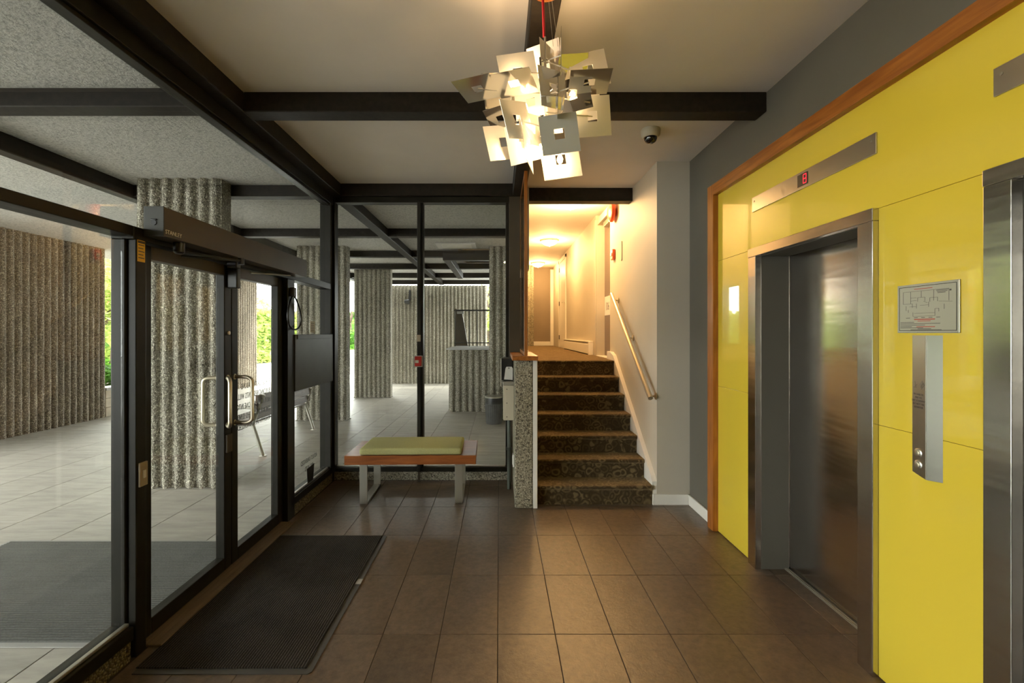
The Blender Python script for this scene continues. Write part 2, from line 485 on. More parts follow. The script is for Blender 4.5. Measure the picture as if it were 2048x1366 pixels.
def share(src, name, parent, loc):
    """another object on the same mesh (src mesh is built around its own origin)"""
    o = bpy.data.objects.new(name, src.data)
    COL.objects.link(o); o.parent = parent
    o.location = Vector(loc) - ORG.get(parent, Vector((0, 0, 0)))
    return o

def text(name, body, size, loc, facing, mat, parent, align='LEFT', depth=0.0006, squeeze=1.0):
    """flat lettering as mesh; facing '-x' reads for a viewer looking +x, '+x' for a viewer looking -x, '-y' for a viewer looking +y"""
    cu = bpy.data.curves.new(name, 'FONT')
    cu.body = body; cu.size = size; cu.align_x = align; cu.extrude = depth; cu.resolution_u = 2
    cu.space_line = 1.25
    tmp = bpy.data.objects.new(name, cu)
    COL.objects.link(tmp)
    dg = bpy.context.evaluated_depsgraph_get()
    me = bpy.data.meshes.new_from_object(tmp.evaluated_get(dg))
    bpy.data.objects.remove(tmp)
    ax = {'-x': ((0, -1, 0), (0, 0, 1), (-1, 0, 0)), '+x': ((0, 1, 0), (0, 0, 1), (1, 0, 0)), '-y': ((1, 0, 0), (0, 0, 1), (0, -1, 0))}[facing]
    mt = Matrix((ax[0], ax[1], ax[2])).transposed().to_4x4() @ Matrix.Diagonal((squeeze, 1, 1, 1))
    me.transform(mt)
    me.materials.clear(); me.materials.append(M[mat])
    o = bpy.data.objects.new(name, me)
    COL.objects.link(o); o.parent = parent
    o.location = Vector(loc) - ORG.get(parent, Vector((0, 0, 0)))
    return o

def fluted(mb, axis, c0, c1, face, depth, back, z0, z1, pitch=0.115, seg=9, dz=0.08, jit=0.0035, sgn=-1, rnd=None):
    """one ribbed face of rounded ribs standing proud of 'face' plus a flat back.
    axis 0: ribs spread along x, face is a y; axis 1: ribs along y, face is an x. sgn: direction the ribs project."""
    rnd = rnd or random
    n = max(1, round((c1 - c0) / pitch)); p = (c1 - c0) / n
    prof = []
    for i in range(n):
        for k in range(seg):
            t = k / seg
            u = (t - 0.10) / 0.80
            prof.append((c0 + (i + t) * p, depth * (math.sin(math.pi * u) ** 0.7 if 0 < u < 1 else 0.0)))
    prof.append((c1, 0.0))
    nz = max(1, round((z1 - z0) / dz))
    vs = []
    m = len(prof)
    for j in range(nz + 1):
        z = z0 + (z1 - z0) * j / nz
        for (c, d) in prof:
            dd = d + rnd.uniform(-jit, jit)
            cc = c + (rnd.uniform(-jit, jit) if c0 < c < c1 else 0)
            vs.append((cc, face + sgn * dd, z) if axis == 0 else (face + sgn * dd, cc, z))
    fs = []
    for j in range(nz):
        for i in range(m - 1):
            a = j * m + i
            fs.append((a, a + 1, a + 1 + m, a + m))
    mb.add(vs, fs, True)
    if back is not None:
        if axis == 0: mb.box(c0, c1, face + (0.001 if sgn < 0 else -0.001), back, z0, z1)
        else: mb.box(face + (0.001 if sgn < 0 else -0.001), back, c0, c1, z0, z1)
    return mb

# ------------------------------------------------------------------ floors
XG = -1.79                     # inner face of the street glazing
fl = struct('floor', MB().box(-1.92, 2.35, -3.6, 5.12, -0.14, -0.0035), 'grout')
tile_cache = {}
def lay_tiles(parent, mat, x_first, y_first, dx, dy, x0, x1, y0, y1, gap, th, holes=()):
    i0 = math.floor((x0 - x_first) / dx); i1 = math.ceil((x1 - x_first) / dx)
    j0 = math.floor((y0 - y_first) / dy); j1 = math.ceil((y1 - y_first) / dy)
    for j in range(j0, j1):
        for i in range(i0, i1):
            a0 = max(x0, x_first + i * dx + gap / 2); a1 = min(x1, x_first + (i + 1) * dx - gap / 2)
            b0 = max(y0, y_first + j * dy + gap / 2); b1 = min(y1, y_first + (j + 1) * dy - gap / 2)
            if a1 - a0 < 0.01 or b1 - b0 < 0.01: continue
            if any(a0 >= h[0] and a1 <= h[1] and b0 >= h[2] and b1 <= h[3] for h in holes): continue
            w, d = round(a1 - a0, 4), round(b1 - b0, 4)
            key = (mat, w, d)
            if key not in tile_cache:
                mb = MB(); e = 0.0016
                vs = [(-w/2, -d/2, -th), (w/2, -d/2, -th), (w/2, d/2, -th), (-w/2, d/2, -th),
                      (-w/2, -d/2, -e), (w/2, -d/2, -e), (w/2, d/2, -e), (-w/2, d/2, -e),
                      (-w/2+e, -d/2+e, 0), (w/2-e, -d/2+e, 0), (w/2-e, d/2-e, 0), (-w/2+e, d/2-e, 0)]
                fs = [(8, 9, 10, 11)] + [(k, (k+1) % 4, 4+(k+1) % 4, 4+k) for k in range(4)] + [(4+k, 4+(k+1) % 4, 8+(k+1) % 4, 8+k) for k in range(4)]
                me = bpy.data.meshes.new('tile'); me.from_pydata(vs, [], fs); me.materials.append(M[mat])
                tile_cache[key] = me
            o = bpy.data.objects.new('tile', tile_cache[key])
            COL.objects.link(o); o.parent = parent
            o.location = ((a0 + a1) / 2, (b0 + b1) / 2, 0.0)
lay_tiles(fl, 'tile', -0.009, 3.107, 0.305, 0.61, XG, 1.962, -0.55, 5.10, 0.0035, 0.0034)

patio = MB().box(-8.3, -1.9, -4.5, 15.2, -0.14, -0.004).box(-1.9, 0.34, 5.17, 15.2, -0.14, -0.004)
patio = struct('floor_patio', patio, 'patio_grout')
lay_tiles(patio, 'patio', -4.06, 3.984, 0.60, 1.17, -8.3, -1.915, -0.6, 15.2, 0.005, 0.0039)
lay_tiles(patio, 'patio', -4.06, 3.984, 0.60, 1.17, -1.905, 0.33, 5.18, 15.2, 0.005, 0.0039)
struct('ground', MB().box(-60, 30, -30, 70, -0.30, -0.145), 'concrete')

# ------------------------------------------------------------------ ceilings and roof
struct('ceiling', MB().box(-1.72, 2.35, -3.7, 5.20, 3.20, 3.30), 'ceiling')
struct('ceiling_hall', MB().box(0.14, 2.35, 5.20, 12.9, 3.37, 3.47), 'ceiling')
cp = MB()
cp.box(-8.4, -1.72, -4.5, 14.6, 3.19, 3.30)
cp.box(-1.72, 0.31, 5.20, 8.9, 3.19, 3.30).box(-1.72, -0.75, 8.9, 10.6, 3.19, 3.30).box(-1.72, 0.31, 10.6, 14.6, 3.19, 3.30)
struct('ceiling_patio', cp, 'stucco')
struct('roof', MB().box(-8.4, 3.0, -4.5, 14.7, 3.55, 3.75), 'concrete')

# ------------------------------------------------------------------ beams
nb = [0]
def beam(x0, x1, y0, y1, z0, z1):
    nb[0] += 1
    return struct('trim_%d' % nb[0], MB().bbox(x0, x1, y0, y1, z0, z1, 0.006, 1), 'beam')
BZ = 3.07
# lobby
beam(-1.84, -1.70, -3.6, 14.4, BZ, 3.205)          # along the street glazing, runs on outside
beam(-1.70, 0.14, 3.12, 3.26, BZ, 3.205)
beam(0.275, 1.775, 3.12, 3.26, BZ, 3.205)
beam(0.14, 0.275, -3.6, 5.03, BZ, 3.205)
beam(-1.70, 0.30, 5.03, 5.17, BZ, 3.205)
beam(0.30, 1.47, 5.18, 5.32, 3.055, 3.40)
# patio
for y in (-0.9, 1.05, 3.05, 5.05, 7.15, 9.08, 10.75, 12.45, 14.1):
    beam(-3.95, -1.84, y, y + 0.14, BZ, 3.20)
for y in (7.15, 9.08, 10.75, 12.45, 14.1):
    beam(-1.70, 0.30, y, y + 0.14, BZ, 3.20)
beam(-4.06, -3.93, -3.6, 14.4, 3.045, 3.205)
beam(-1.06, 0.3, 8.78, 8.92, 2.96, 3.10)
beam(-1.06, -0.92, 8.92, 11.9, 2.97, 3.12)
struct('trim_40', MB().box(-0.75, 0.31, 8.86, 8.90, 3.19, 3.54).box(-0.79, -0.75, 8.9, 10.6, 3.19, 3.54).box(-0.75, 0.31, 10.6, 10.64, 3.19, 3.54), 'well')

# ------------------------------------------------------------------ lobby walls
wr = MB()
for (a, b) in ((-3.6, 0.685), (1.59, 2.277), (3.184, 4.45)):
    wr.box(1.775, 1.96, a, b, 0, 3.21)
for (a, b) in ((0.685, 1.59), (2.277, 3.184)):
    wr.box(1.775, 1.96, a, b, 2.12, 3.21)
wr.box(2.0, 2.3, -3.6, 4.45, -0.1, 3.21)
wall_right = struct('wall_right', wr, 'greywall')
# yellow glass panels stand proud of the wall, 2.5 mm joints
g = 0.0008
for (a, b) in ((3.279, 3.785), (1.685, 2.183), (-0.9, 0.58)):
    MB().bbox(1.76, 1.774, a + g, b - g, 0.006, 1.173 - g, 0.0012, 1).build('panel', 'yellow', wall_right)
    MB().bbox(1.76, 1.774, a + g, b - g, 1.173 + g, 2.179 - g, 0.0012, 1).build('panel', 'yellow', wall_right)
MB().bbox(1.76, 1.774, -0.9, 3.785 - g, 2.179 + g, 2.715, 0.0012, 1).build('panel', 'yellow', wall_right)
struct('trim_41', MB().bbox(1.72, 1.774, -0.95, 3.79, 2.712, 2.80, 0.003), 'wood')
struct('trim_42', MB().bbox(1.72, 1.774, 3.787, 3.89, 0.0, 2.80, 0.003), 'wood_z')
struct('trim_43', MB().bbox(1.72, 1.774, -0.99, -0.91, 0.0, 2.80, 0.003), 'wood_z')
struct('baseboard_right', MB().bbox(1.757, 1.774, 3.892, 4.378, 0.0, 0.095, 0.004), 'white')

wb = MB().box(1.468, 2.0, 4.385, 4.55, 0, 3.21)
wb.box(1.468, 1.62, 4.55, 6.24, -0.1, 3.38)
wb.box(1.60, 1.75, 6.10, 7.09, -0.1, 3.38)
struct('wall_stair', wb, 'cream')
struct('baseboard_stair', MB().bbox(1.425, 1.757, 4.366, 4.384, 0.0, 0.10, 0.004), 'white')
wh = MB().box(1.455, 1.75, 7.09, 12.9, 1.0, 3.38)
struct('wall_hall_right', wh, 'cream')
struct('wall_hall_left', MB().box(0.30, 0.36, 6.66, 12.9, -0.1, 3.38).box(0.30, 0.36, 5.98, 6.20, -0.1, 3.38).box(0.30, 0.36, 6.20, 6.66, -0.1, 1.43).box(0.30, 0.36, 6.20, 6.66, 2.26, 3.38), 'cream')
w6 = struct_root('window_6', (0.33, 6.43, 1.43))
MB().box(0.327, 0.333, 6.20, 6.66, 1.43, 2.26).build('pane', 'glass', w6)
for (a, b, c, d) in ((6.20, 6.225, 1.43, 2.26), (6.635, 6.66, 1.43, 2.26)): MB().bbox(0.31, 0.35, a, b, c, d, 0.003).build('stile', 'frame', w6)
for (c, d) in ((1.43, 1.455), (2.235, 2.26)): MB().bbox(0.31, 0.35, 6.225, 6.635, c, d, 0.003).build('rail', 'frame', w6)
struct('wall_hall_end', MB().box(0.30, 1.75, 12.7, 12.9, 1.0, 3.38), 'hallend')
struct('baseboard_hall_end', MB().bbox(0.80, 1.40, 12.675, 12.70, 1.257, 1.37, 0.004), 'white')
struct('trim_44', MB().bbox(1.37, 1.455, 12.64, 12.70, 1.257, 3.31, 0.006), 'white')
fp = MB(); fluted(fp, 0, 0.36, 0.90, 12.36, 0.03, 12.70, 1.257, 3.37, pitch=0.09)
struct('wall_hall_nib', fp, 'aggregate_fine')
struct('floor_hall', MB().box(0.30, 1.62, 5.86, 12.9, 1.05, 1.257), 'carpet_hall')
struct('wall_front', MB().box(-2.0, 2.3, -3.75, -3.6, -0.1, 3.3), 'cream')

# ------------------------------------------------------------------ stairs
stair = thing('staircase', 'seven-step staircase in dark patterned carpet rising to the hall', 'stairs', (0.88, 4.38, 0))
TR, RS = 0.2465, 0.1796
for k in range(7):
    y0 = 4.38 + k * TR; z1 = (k + 1) * RS
    y1 = 5.92 if k == 6 else y0 + TR + 0.03
    z0 = 0.0 if k == 0 else z1 - RS - 0.02
    nose = 0.022
    poly = [(y0 + 0.006, z0), (y0 + 0.002, z1 - 0.045), (y0 - nose + 0.004, z1 - 0.030), (y0 - nose, z1 - 0.016), (y0 - nose + 0.005, z1 - 0.005), (y0 - nose + 0.018, z1), (y1, z1), (y1, z0)]
    MB().prism(poly, 0, 0.347, 1.424).build('step', 'carpet', stair)
struct('baseboard_stair_skirt', MB().prism([(4.386, 0.0), (4.386, 0.215), (4.43, 0.262), (5.90, 1.318), (6.05, 1.357), (6.235, 1.357), (6.235, 1.1)], 0, 1.4245, 1.4675), 'white')

pony = MB()
pony.bbox(0.141, 0.305, 4.285, 5.168, 0.0, 1.352, 0.012)
struct('wall_stair_left', pony, 'aggregate_fine')
struct('trim_45', MB().bbox(0.306, 0.346, 4.285, 5.168, 0.0, 1.352, 0.003).bbox(0.326, 0.346, 5.169, 5.975, 0.0, 1.352, 0.003), 'white')
struct('trim_46', MB().bbox(0.113, 0.346, 4.20, 5.045, 1.353, 1.394, 0.004).bbox(0.223, 0.346, 5.045, 5.168, 1.353, 1.394, 0.004), 'wood')
div = struct_root('wall_divider', (0.24, 4.25, 1.394))
MB().bbox(0.224, 0.254, 4.25, 4.31, 1.395, 3.068, 0.002).build('wood_post', 'wood_z', div)
MB().bbox(0.224, 0.254, 4.31, 5.05, 1.395, 1.425, 0.002).build('bottom_rail', 'wood', div)
MB().bbox(0.224, 0.254, 4.31, 5.03, 3.035, 3.068, 0.002).build('top_rail', 'wood', div)
MB().box(0.226, 0.232, 4.31, 5.05, 1.42, 3.04).build('pane', 'glass', div)

rail = thing('handrail', 'round brushed metal handrail sloping up the cream stair wall', 'handrail', (1.39, 4.34, 1.0))
a, b = Vector((1.392, 4.33, 0.998)), Vector((1.392, 5.84, 2.085))
MB().tube([a, b], 0.0225, 16).build('rail', 'brass', rail)
for t in (0.05, 0.545, 0.965):
    p = a.lerp(b, t)
    MB().tube([p + Vector((0, 0, -0.02)), p + Vector((0.03, 0, -0.045)), p + Vector((0.058, 0, -0.045))], 0.008, 8).lathe([(0.034, 0), (0.034, 0.006), (0.02, 0.012)], (1.467, p.y, p.z - 0.045), 0, 16, -1).build('bracket', 'brass', rail)

# ------------------------------------------------------------------ street glazing
XF0, XF1, XP = -1.905, XG, -1.85
def pane(mb_parent, *b):
    return MB().box(*b).build('pane', 'glass', mb_parent)
# kerb under the glazing
struct('wall_street_kerb', MB().box(-1.90, -1.805, -3.6, 2.30, -0.05, 0.10).box(-1.90, -1.805, 4.00, 5.12, -0.05, 0.10), 'aggregate_gold')
struct('wall_back_kerb', MB().box(-1.80, 0.14, 5.12, 5.20, -0.05, 0.105), 'aggregate_fine')
# near window (left of the door)
w1 = struct_root('window_1', (-1.85, 1.3, 0.1))
MB().bbox(XF0, XF1, -1.0, 2.30, 0.10, 0.165, 0.004).build('bottom_rail', 'frame', w1)
MB().bbox(-1.834, -1.812, -1.0, 2.30, 0.1655, 0.180, 0.003).build('glazing_bead', 'alu', w1)
MB().bbox(XF0, XF1, -1.0, 2.30, 2.075, 2.125, 0.004).build('top_rail', 'frame', w1)
pane(w1, XP - 0.003, XP + 0.003, -1.0, 2.30, 0.16, 2.08)
MB().bbox(XF0, XF1, -1.08, -1.0, 0.10, 2.97, 0.004).build('mullion', 'frame', w1)
pane(w1, XP - 0.003, XP + 0.003, -3.5, -1.08, 0.16, 2.97)
MB().bbox(XF0, XF1, -3.6, -1.08, 0.10, 0.165, 0.004).build('bottom_rail', 'frame', w1)
# transom
w2 = struct_root('window_2', (-1.85, 3.0, 2.125))
MB().bbox(XF0, XF1, -3.6, 5.09, 2.975, 3.068, 0.004).build('head', 'frame', w2)
MB().bbox(-1.875, XF1 - 0.02, -3.6, 5.02, 2.955, 2.976, 0.003).build('glazing_bead', 'frame', w2)
MB().bbox(XF0, XF1, 2.301, 5.02, 2.062, 2.125, 0.004).build('transom_rail', 'frame', w2)
pane(w2, XP - 0.003, XP + 0.003, -1.0, 5.04, 2.12, 2.96)
# door posts
struct('trim_47', MB().bbox(XF0, -1.835, 2.302, 2.383, 0.0, 2.062, 0.004).bbox(-1.830, XF1, 2.315, 2.383, 0.0, 2.062, 0.004).box(-1.85, -1.80, 2.32, 2.37, 0, 2.06), 'frame')
struct('trim_48', MB().bbox(XF0, -1.835, 3.955, 4.035, 0.0, 2.062, 0.004).bbox(-1.830, XF1, 3.972, 4.11, 0.0, 2.062, 0.004).box(-1.85, -1.80, 3.98, 4.09, 0, 2.06), 'frame')
struct('trim_49', MB().bbox(-1.90, -1.72, 2.39, 3.95, 0.0, 0.016, 0.004), 'threshold')

def glass_door(name, y0, y1):
    d = struct_root(name, (-1.85, y0, 0))
    s = 0.078
    X0, X1 = -1.885, -1.825
    MB().bbox(X0, X1, y0, y0 + s, 0.02, 2.055, 0.005).build('stile', 'frame', d)
    MB().bbox(X0, X1, y1 - s, y1, 0.02, 2.055, 0.005).build('stile', 'frame', d)
    MB().bbox(X0, X1, y0 + s, y1 - s, 0.02, 0.105, 0.004).build('bottom_rail', 'frame', d)
    MB().bbox(X0, X1, y0 + s, y1 - s, 1.985, 2.055, 0.004).build('top_rail', 'bronze', d)
    p = pane(d, XP - 0.003, XP + 0.003, y0 + s - 0.005, y1 - s + 0.005, 0.10, 1.99)
    return d, p
d1, p1 = glass_door('door_1', 2.388, 3.198)
d2, p2 = glass_door('door_2', 3.203, 3.952)
def arc_pull(parent, xa, xb, ya, yb, z0, z1, r=0.0125):
    c = 0.035
    def mix(t): return (xa + (xb - xa) * t, ya + (yb - ya) * t)
    pts = []
    for t, z in ((0, z1), (0.55, z1)): pts.append((*mix(t), z))
    for k in range(1, 6):
        an = k / 6 * math.pi / 2
        pts.append((*mix(0.55 + 0.45 * math.sin(an)), z1 - c * (1 - math.cos(an))))
    for k in range(0, 6):
        an = k / 6 * math.pi / 2
        pts.append((*mix(0.55 + 0.45 * math.cos(an)), z0 + c * (1 - math.sin(an))))
    for t, z in ((0.55, z0), (0, z0)): pts.append((*mix(t), z))
    h = MB().tube(pts, r, 12)
    for z in (z0, z1):
        h.lathe([(0.02, -0.004), (0.02, 0.004)], (xa + (0.002 if xb > xa else -0.002), ya, z), 0, 14)
    h.build('handle', 'brass', parent)
arc_pull(d1, -1.825, -1.745, 3.150, 3.045, 0.985, 1.300)
arc_pull(d2, -1.825, -1.690, 3.235, 3.215, 0.985, 1.300)
arc_pull(d1, -1.885, -1.975, 3.150, 3.130, 0.985, 1.300)
MB().bbox(-1.826, -1.812, 3.130, 3.190, 0.80, 0.92, 0.003).build('lock_case', 'bronze', d1)
MB().lathe([(0.014, 0), (0.014, 0.008), (0.008, 0.010)], (-1.824, 3.160, 1.60), 0, 14).build('lock_cylinder', 'brass', d1)
lines = ['FOR SECURITY REASONS', 'BUILDING RESIDENTS WILL', 'NOT ADMIT ANYONE INTO', 'THE BUILDING WHO IS NOT', 'KNOWN OR AUTHORIZED']
text('lettering', '\n'.join(lines), 0.058, (XP - 0.0045, 3.80, 1.195), '-x', 'ink', p2, squeeze=0.66)

# side light
w3 = struct_root('window_3', (-1.85, 4.5, 0.1))
MB().bbox(XF0, XF1, 4.035, 5.02, 0.10, 0.165, 0.004).build('bottom_rail', 'frame', w3)
MB().bbox(-1.834, -1.812, 4.11, 4.98, 0.1655, 0.183, 0.003).build('glazing_bead', 'alu', w3)
p3 = pane(w3, XP - 0.003, XP + 0.003, 4.03, 4.99, 0.16, 1.09)
p4 = pane(w3, XP - 0.003, XP + 0.003, 4.03, 4.99, 1.58, 2.065)
sp = MB().bbox(-1.88, -1.782, 4.10, 5.03, 1.088, 1.588, 0.004).build('solid_panel', 'dark_panel', w3)
MB().bbox(-1.7825, -1.776, 4.14, 4.99, 1.545, 1.585, 0.002).build('panel_lip', 'dark_panel', sp)
text('lettering', 'ADULT ORIENTED\nNO PETS', 0.060, (XP - 0.0045, 4.58, 0.352), '-x', 'ink', p3, 'CENTER', squeeze=0.78)
MB().bbox(XF0, XF1, 4.985, 5.03, 0.16, 2.975, 0.004).build('end_stile', 'frame', w3)
struct('trim_50', MB().bbox(XF0, -1.815, 5.03, 5.16, 0.0, 3.068, 0.004).bbox(-1.812, -1.772, 5.055, 5.16, 0.10, 3.068, 0.004).box(-1.84, -1.80, 5.07, 5.14, 0.0, 3.06), 'frame')

# back glazing
YB = 5.12
w4 = struct_root('window_4', (-0.9, YB, 0.105))
MB().bbox(-1.772, 0.22, 5.06, 5.165, 0.105, 0.150, 0.004).build('bottom_rail', 'frame', w4)
MB().bbox(-1.772, 0.06, 5.095, 5.14, 0.150, 0.165, 0.003).build('glazing_bead', 'alu', w4)
MB().bbox(-1.772, 0.22, 5.06, 5.165, 3.005, 3.068, 0.004).build('head', 'frame', w4)
MB().bbox(-0.886, -0.846, 5.05, 5.165, 0.105, 3.005, 0.004).build('mullion', 'frame', w4)
MB().bbox(-0.842, -0.824, 5.07, 5.165, 0.105, 3.005, 0.003).build('mullion', 'frame', w4)
MB().bbox(0.066, 0.10, 5.06, 5.165, 0.150, 3.005, 0.004).build('end_stile', 'frame', w4)
MB().bbox(0.102, 0.222, 5.05, 5.165, 0.0, 3.068, 0.004).build('end_post', 'bronze', w4)
MB().bbox(-0.878, -0.852, 5.052, 5.058, 0.0, 0.105, 0.002).build('mullion_foot', 'bronze', w4)
pane(w4, -1.77, -0.88, YB - 0.003, YB + 0.003, 0.145, 3.01)
pane(w4, -0.83, 0.07, YB - 0.003, YB + 0.003, 0.145, 3.01)
struct('wall_back', MB().box(0.222, 0.325, 5.17, 5.98, -0.1, 1.40).box(0.222, 0.325, 5.17, 5.98, 2.30, 3.4), 'cream')
w7 = struct_root('window_7', (0.27, 5.6, 1.40))
MB().box(0.267, 0.273, 5.17, 5.98, 1.40, 2.30).build('pane', 'glass', w7)
MB().bbox(0.235, 0.305, 5.95, 5.98, 1.40, 2.30, 0.003).build('stile', 'frame', w7)

# ------------------------------------------------------------------ elevators
def elevator(y0, y1, label):
    """outer edges of the steel surround along the wall"""
    e = thing('elevator', label, 'elevator', (1.85, (y0 + y1) / 2, 0))
    j = 0.0945
    XJ, XD = 1.733, 1.965
    MB().bbox(XJ, 1.774, y0, y0 + j, 0.0, 2.122, 0.0025).bbox(1.7745, XD, y0 + j - 0.006, y0 + j - 0.0008, 0.0, 2.122, 0.001).build('jamb', 'steel', e)
    MB().bbox(XJ, 1.774, y1 - j, y1, 0.0, 2.122, 0.0025).bbox(1.7745, XD, y1 - j + 0.0008, y1 - j + 0.006, 0.0, 2.122, 0.001).build('jamb', 'steel', e)
    MB().bbox(XJ - 0.002, 1.774, y0 - 0.001, y1 + 0.001, 2.1225, 2.1815, 0.0025).bbox(1.7745, XD, y0 + j - 0.004, y1 - j + 0.004, 2.1232, 2.129, 0.001).build('header', 'steel', e)
    MB().bbox(XD, XD + 0.025, y0 + j - 0.02, y1 - j + 0.02, 0.012, 2.135, 0.002).build('door_panel', 'steel', e)
    MB().box(1.93, 1.975, y0 + j, y1 - j, 0.0002, 0.004).box(1.937, 1.943, y0 + j, y1 - j, 0.004, 0.008).box(1.952, 1.958, y0 + j, y1 - j, 0.004, 0.008).build('sill_track', 'alu', e)
    return e
elevator(2.183, 3.279, 'brushed steel elevator with its door whole, left of the call buttons')
elevator(0.591, 1.6855, 'second steel elevator right of the call buttons, cut off by the frame')
ind = thing('floor_indicator', 'long slim steel indicator plate with a red digit above the elevator', 'indicator', (1.755, 2.72, 2.485))
MB().bbox(1.752, 1.7595, 2.188, 3.262, 2.436, 2.536, 0.0015).build('plate', 'steel_bright', ind)
dsp = MB().bbox(1.750, 1.7525, 2.672, 2.762, 2.452, 2.522, 0.001).build('display', 'black', ind)
dig = MB()
def seg7(mb, cy, cz, w, h, on, x=1.7496):
    t = 0.006
    S = {'a': (0, 1, 'h'), 'd': (0, -1, 'h'), 'g': (0, 0, 'h'), 'b': (1, .5, 'v'), 'c': (1, -.5, 'v'), 'f': (-1, .5, 'v'), 'e': (-1, -.5, 'v')}
    for s in on:
        sx, sz, o = S[s]
        yy = cy - sx * w / 2; zz = cz + sz * h / 2
        if o == 'h': mb.box(x, x + 0.0008, cy - w / 2, cy + w / 2, zz - t / 2, zz + t / 2)
        else: mb.box(x, x + 0.0008, yy - t / 2, yy + t / 2, zz - h / 4, zz + h / 4)
seg7(dig, 2.695, 2.487, 0.026, 0.050, 'abcdefg')
dig.build('digit', 'led', dsp)
sc = MB()
for y in (2.215, 3.235): sc.lathe([(0.006, 0), (0.006, 0.002)], (1.752, y, 2.505), 0, 10, -1)
sc.build('screws', 'alu', ind, 'stuff')
ind2 = thing('floor_indicator', 'slim steel indicator plate high above the second elevator, at the frame edge', 'indicator', (1.755, 1.15, 2.485))
MB().bbox(1.752, 1.7595, 0.60, 1.668, 2.436, 2.536, 0.0015).build('plate', 'steel_bright', ind2)
sc = MB()
for y in (0.63, 1.64): sc.lathe([(0.006, 0), (0.006, 0.002)], (1.752, y, 2.505), 0, 10, -1)
sc.build('screws', 'alu', ind2, 'stuff')

call = thing('call_station', 'tall ridged steel call plate with two round buttons on yellow glass', 'call station', (1.76, 1.935, 1.01))
RX, RYY = 1.747, 1.925
poly_lo = [(1.7595, 2.003), (RX, RYY), (1.7595, 1.865)]
mb = MB()
zt = [1.590, 1.590, 1.590]; zb = [1.012, 0.998, 1.004]
vs = [(x, y, z) for (x, y), z in zip(poly_lo, zb)] + [(x, y, z) for (x, y), z in zip(poly_lo, zt)]
mb.add(vs, [(2, 1, 0), (3, 4, 5), (0, 1, 4, 3), (1, 2, 5, 4), (2, 0, 3, 5)])
mb.build('face_plate', 'steel_bright', call)
MB().bbox(RX - 0.0022, RX + 0.001, RYY - 0.0025, RYY + 0.0025, 0.999, 1.590, 0.001).build('ridge', 'alu', call)
slope = (1.7595 - RX) / (2.003 - RYY)
for z in (1.098, 1.049):
    yy = 1.966; xx = RX + (yy - RYY) * slope
    bt = MB().lathe([(0.019, -0.002), (0.019, 0.004), (0.016, 0.006)], (xx, yy, z), 0, 20, -1).build('button', 'steel_bright', call)
    MB().lathe([(0.012, 0.006), (0.012, 0.009), (0.010, 0.010)], (xx, yy, z), 0, 18, -1).build('button_cap', 'brass', bt)
def tilt_text(body, size, y, z, name='lettering'):
    o = text(name, body, size, (RX + (y - RYY) * slope - 0.0025, y, z), '-x', 'ink_soft', call, 'CENTER', 0.0003)
    o.rotation_euler = (0, 0, -math.atan(slope))
    return o
tilt_text('IN CASE OF\nFIRE USE\nEXIT STAIRWAY\nDO NOT USE\nELEVATOR', 0.0108, 1.964, 1.340)
pic = MB()
def bar(mb, y0, z0, y1, z1, w=0.0015, x=None, y_ref=None):
    p = Vector((0, y0, z0)); q = Vector((0, y1, z1)); d = (q - p).normalized(); n = Vector((0, -d.z, d.y)) * w / 2
    def X(v): return RX + (v.y - RYY) * slope - 0.0026 if x is None else x
    vs = []
    for v in (p + n, q + n, q - n, p - n):
        vs.append((X(v), v.y, v.z))
    vs += [(vx + 0.0006, vy, vz) for vx, vy, vz in vs]
    mb.add(vs, [(0, 1, 2, 3), (7, 6, 5, 4), (0, 4, 5, 1), (1, 5, 6, 2), (2, 6, 7, 3), (3, 7, 4, 0)])
for (a0, b0, a1, b1) in ((1.992, 1.372, 1.975, 1.372), (1.985, 1.398, 1.983, 1.375), (1.983, 1.375, 1.972, 1.385), (1.957, 1.385, 1.945, 1.402), (1.945, 1.402, 1.932, 1.385), (1.932, 1.385, 1.945, 1.366), (1.945, 1.366, 1.957, 1.385), (1.938, 1.392, 1.952, 1.372)):
    bar(pic, a0, b0, a1, b1)
pic.build('pictogram', 'ink_soft', call)

plan = thing('evacuation_plan', 'silver framed floor plan sign above the elevator call plate', 'sign', (1.757, 1.93, 1.70))
MB().bbox(1.754, 1.7595, 1.792, 2.072, 1.600, 1.806, 0.002).build('sign_plate', 'signmetal', plan)
PX = 1.7533
def pl(u): return 2.072 - u * 0.280          # u 0..1 across
def pv(v): return 1.806 - v * 0.206          # v 0..1 down
bd = MB()
for s in ((.04, .05, .96, .05), (.96, .05, .96, .95), (.96, .95, .04, .95), (.04, .95, .04, .05)):
    bar(bd, pl(s[0]), pv(s[1]), pl(s[2]), pv(s[3]), 0.0022, PX)
bd.build('border', 'ink', plan)
dr = MB()
segs = [(.11, .15, .62, .15), (.11, .15, .11, .40), (.11, .40, .27, .40), (.24, .15, .24, .40), (.42, .15, .42, .28), (.62, .15, .62, .36), (.62, .15, .85, .15), (.85, .15, .85, .38), (.70, .38, .90, .40),
        (.36, .28, .48, .28), (.36, .28, .36, .36), (.48, .28, .48, .36), (.27, .40, .27, .48), (.22, .46, .34, .46), (.34, .40, .34, .50), (.40, .44, .54, .44), (.54, .38, .54, .48), (.56, .30, .68, .30), (.56, .30, .56, .38), (.68, .30, .68, .38),
        (.20, .52, .20, .58), (.30, .60, .64, .60), (.64, .52, .64, .66), (.64, .52, .70, .52), (.70, .52, .70, .58), (.28, .66, .64, .66), (.28, .58, .28, .66), (.16, .44, .16, .54), (.78, .44, .78, .54), (.46, .36, .52, .40), (.24, .28, .34, .28), (.24, .34, .34, .34)]
for s in segs: bar(dr, pl(s[0]), pv(s[1]), pl(s[2]), pv(s[3]), 0.0011, PX)
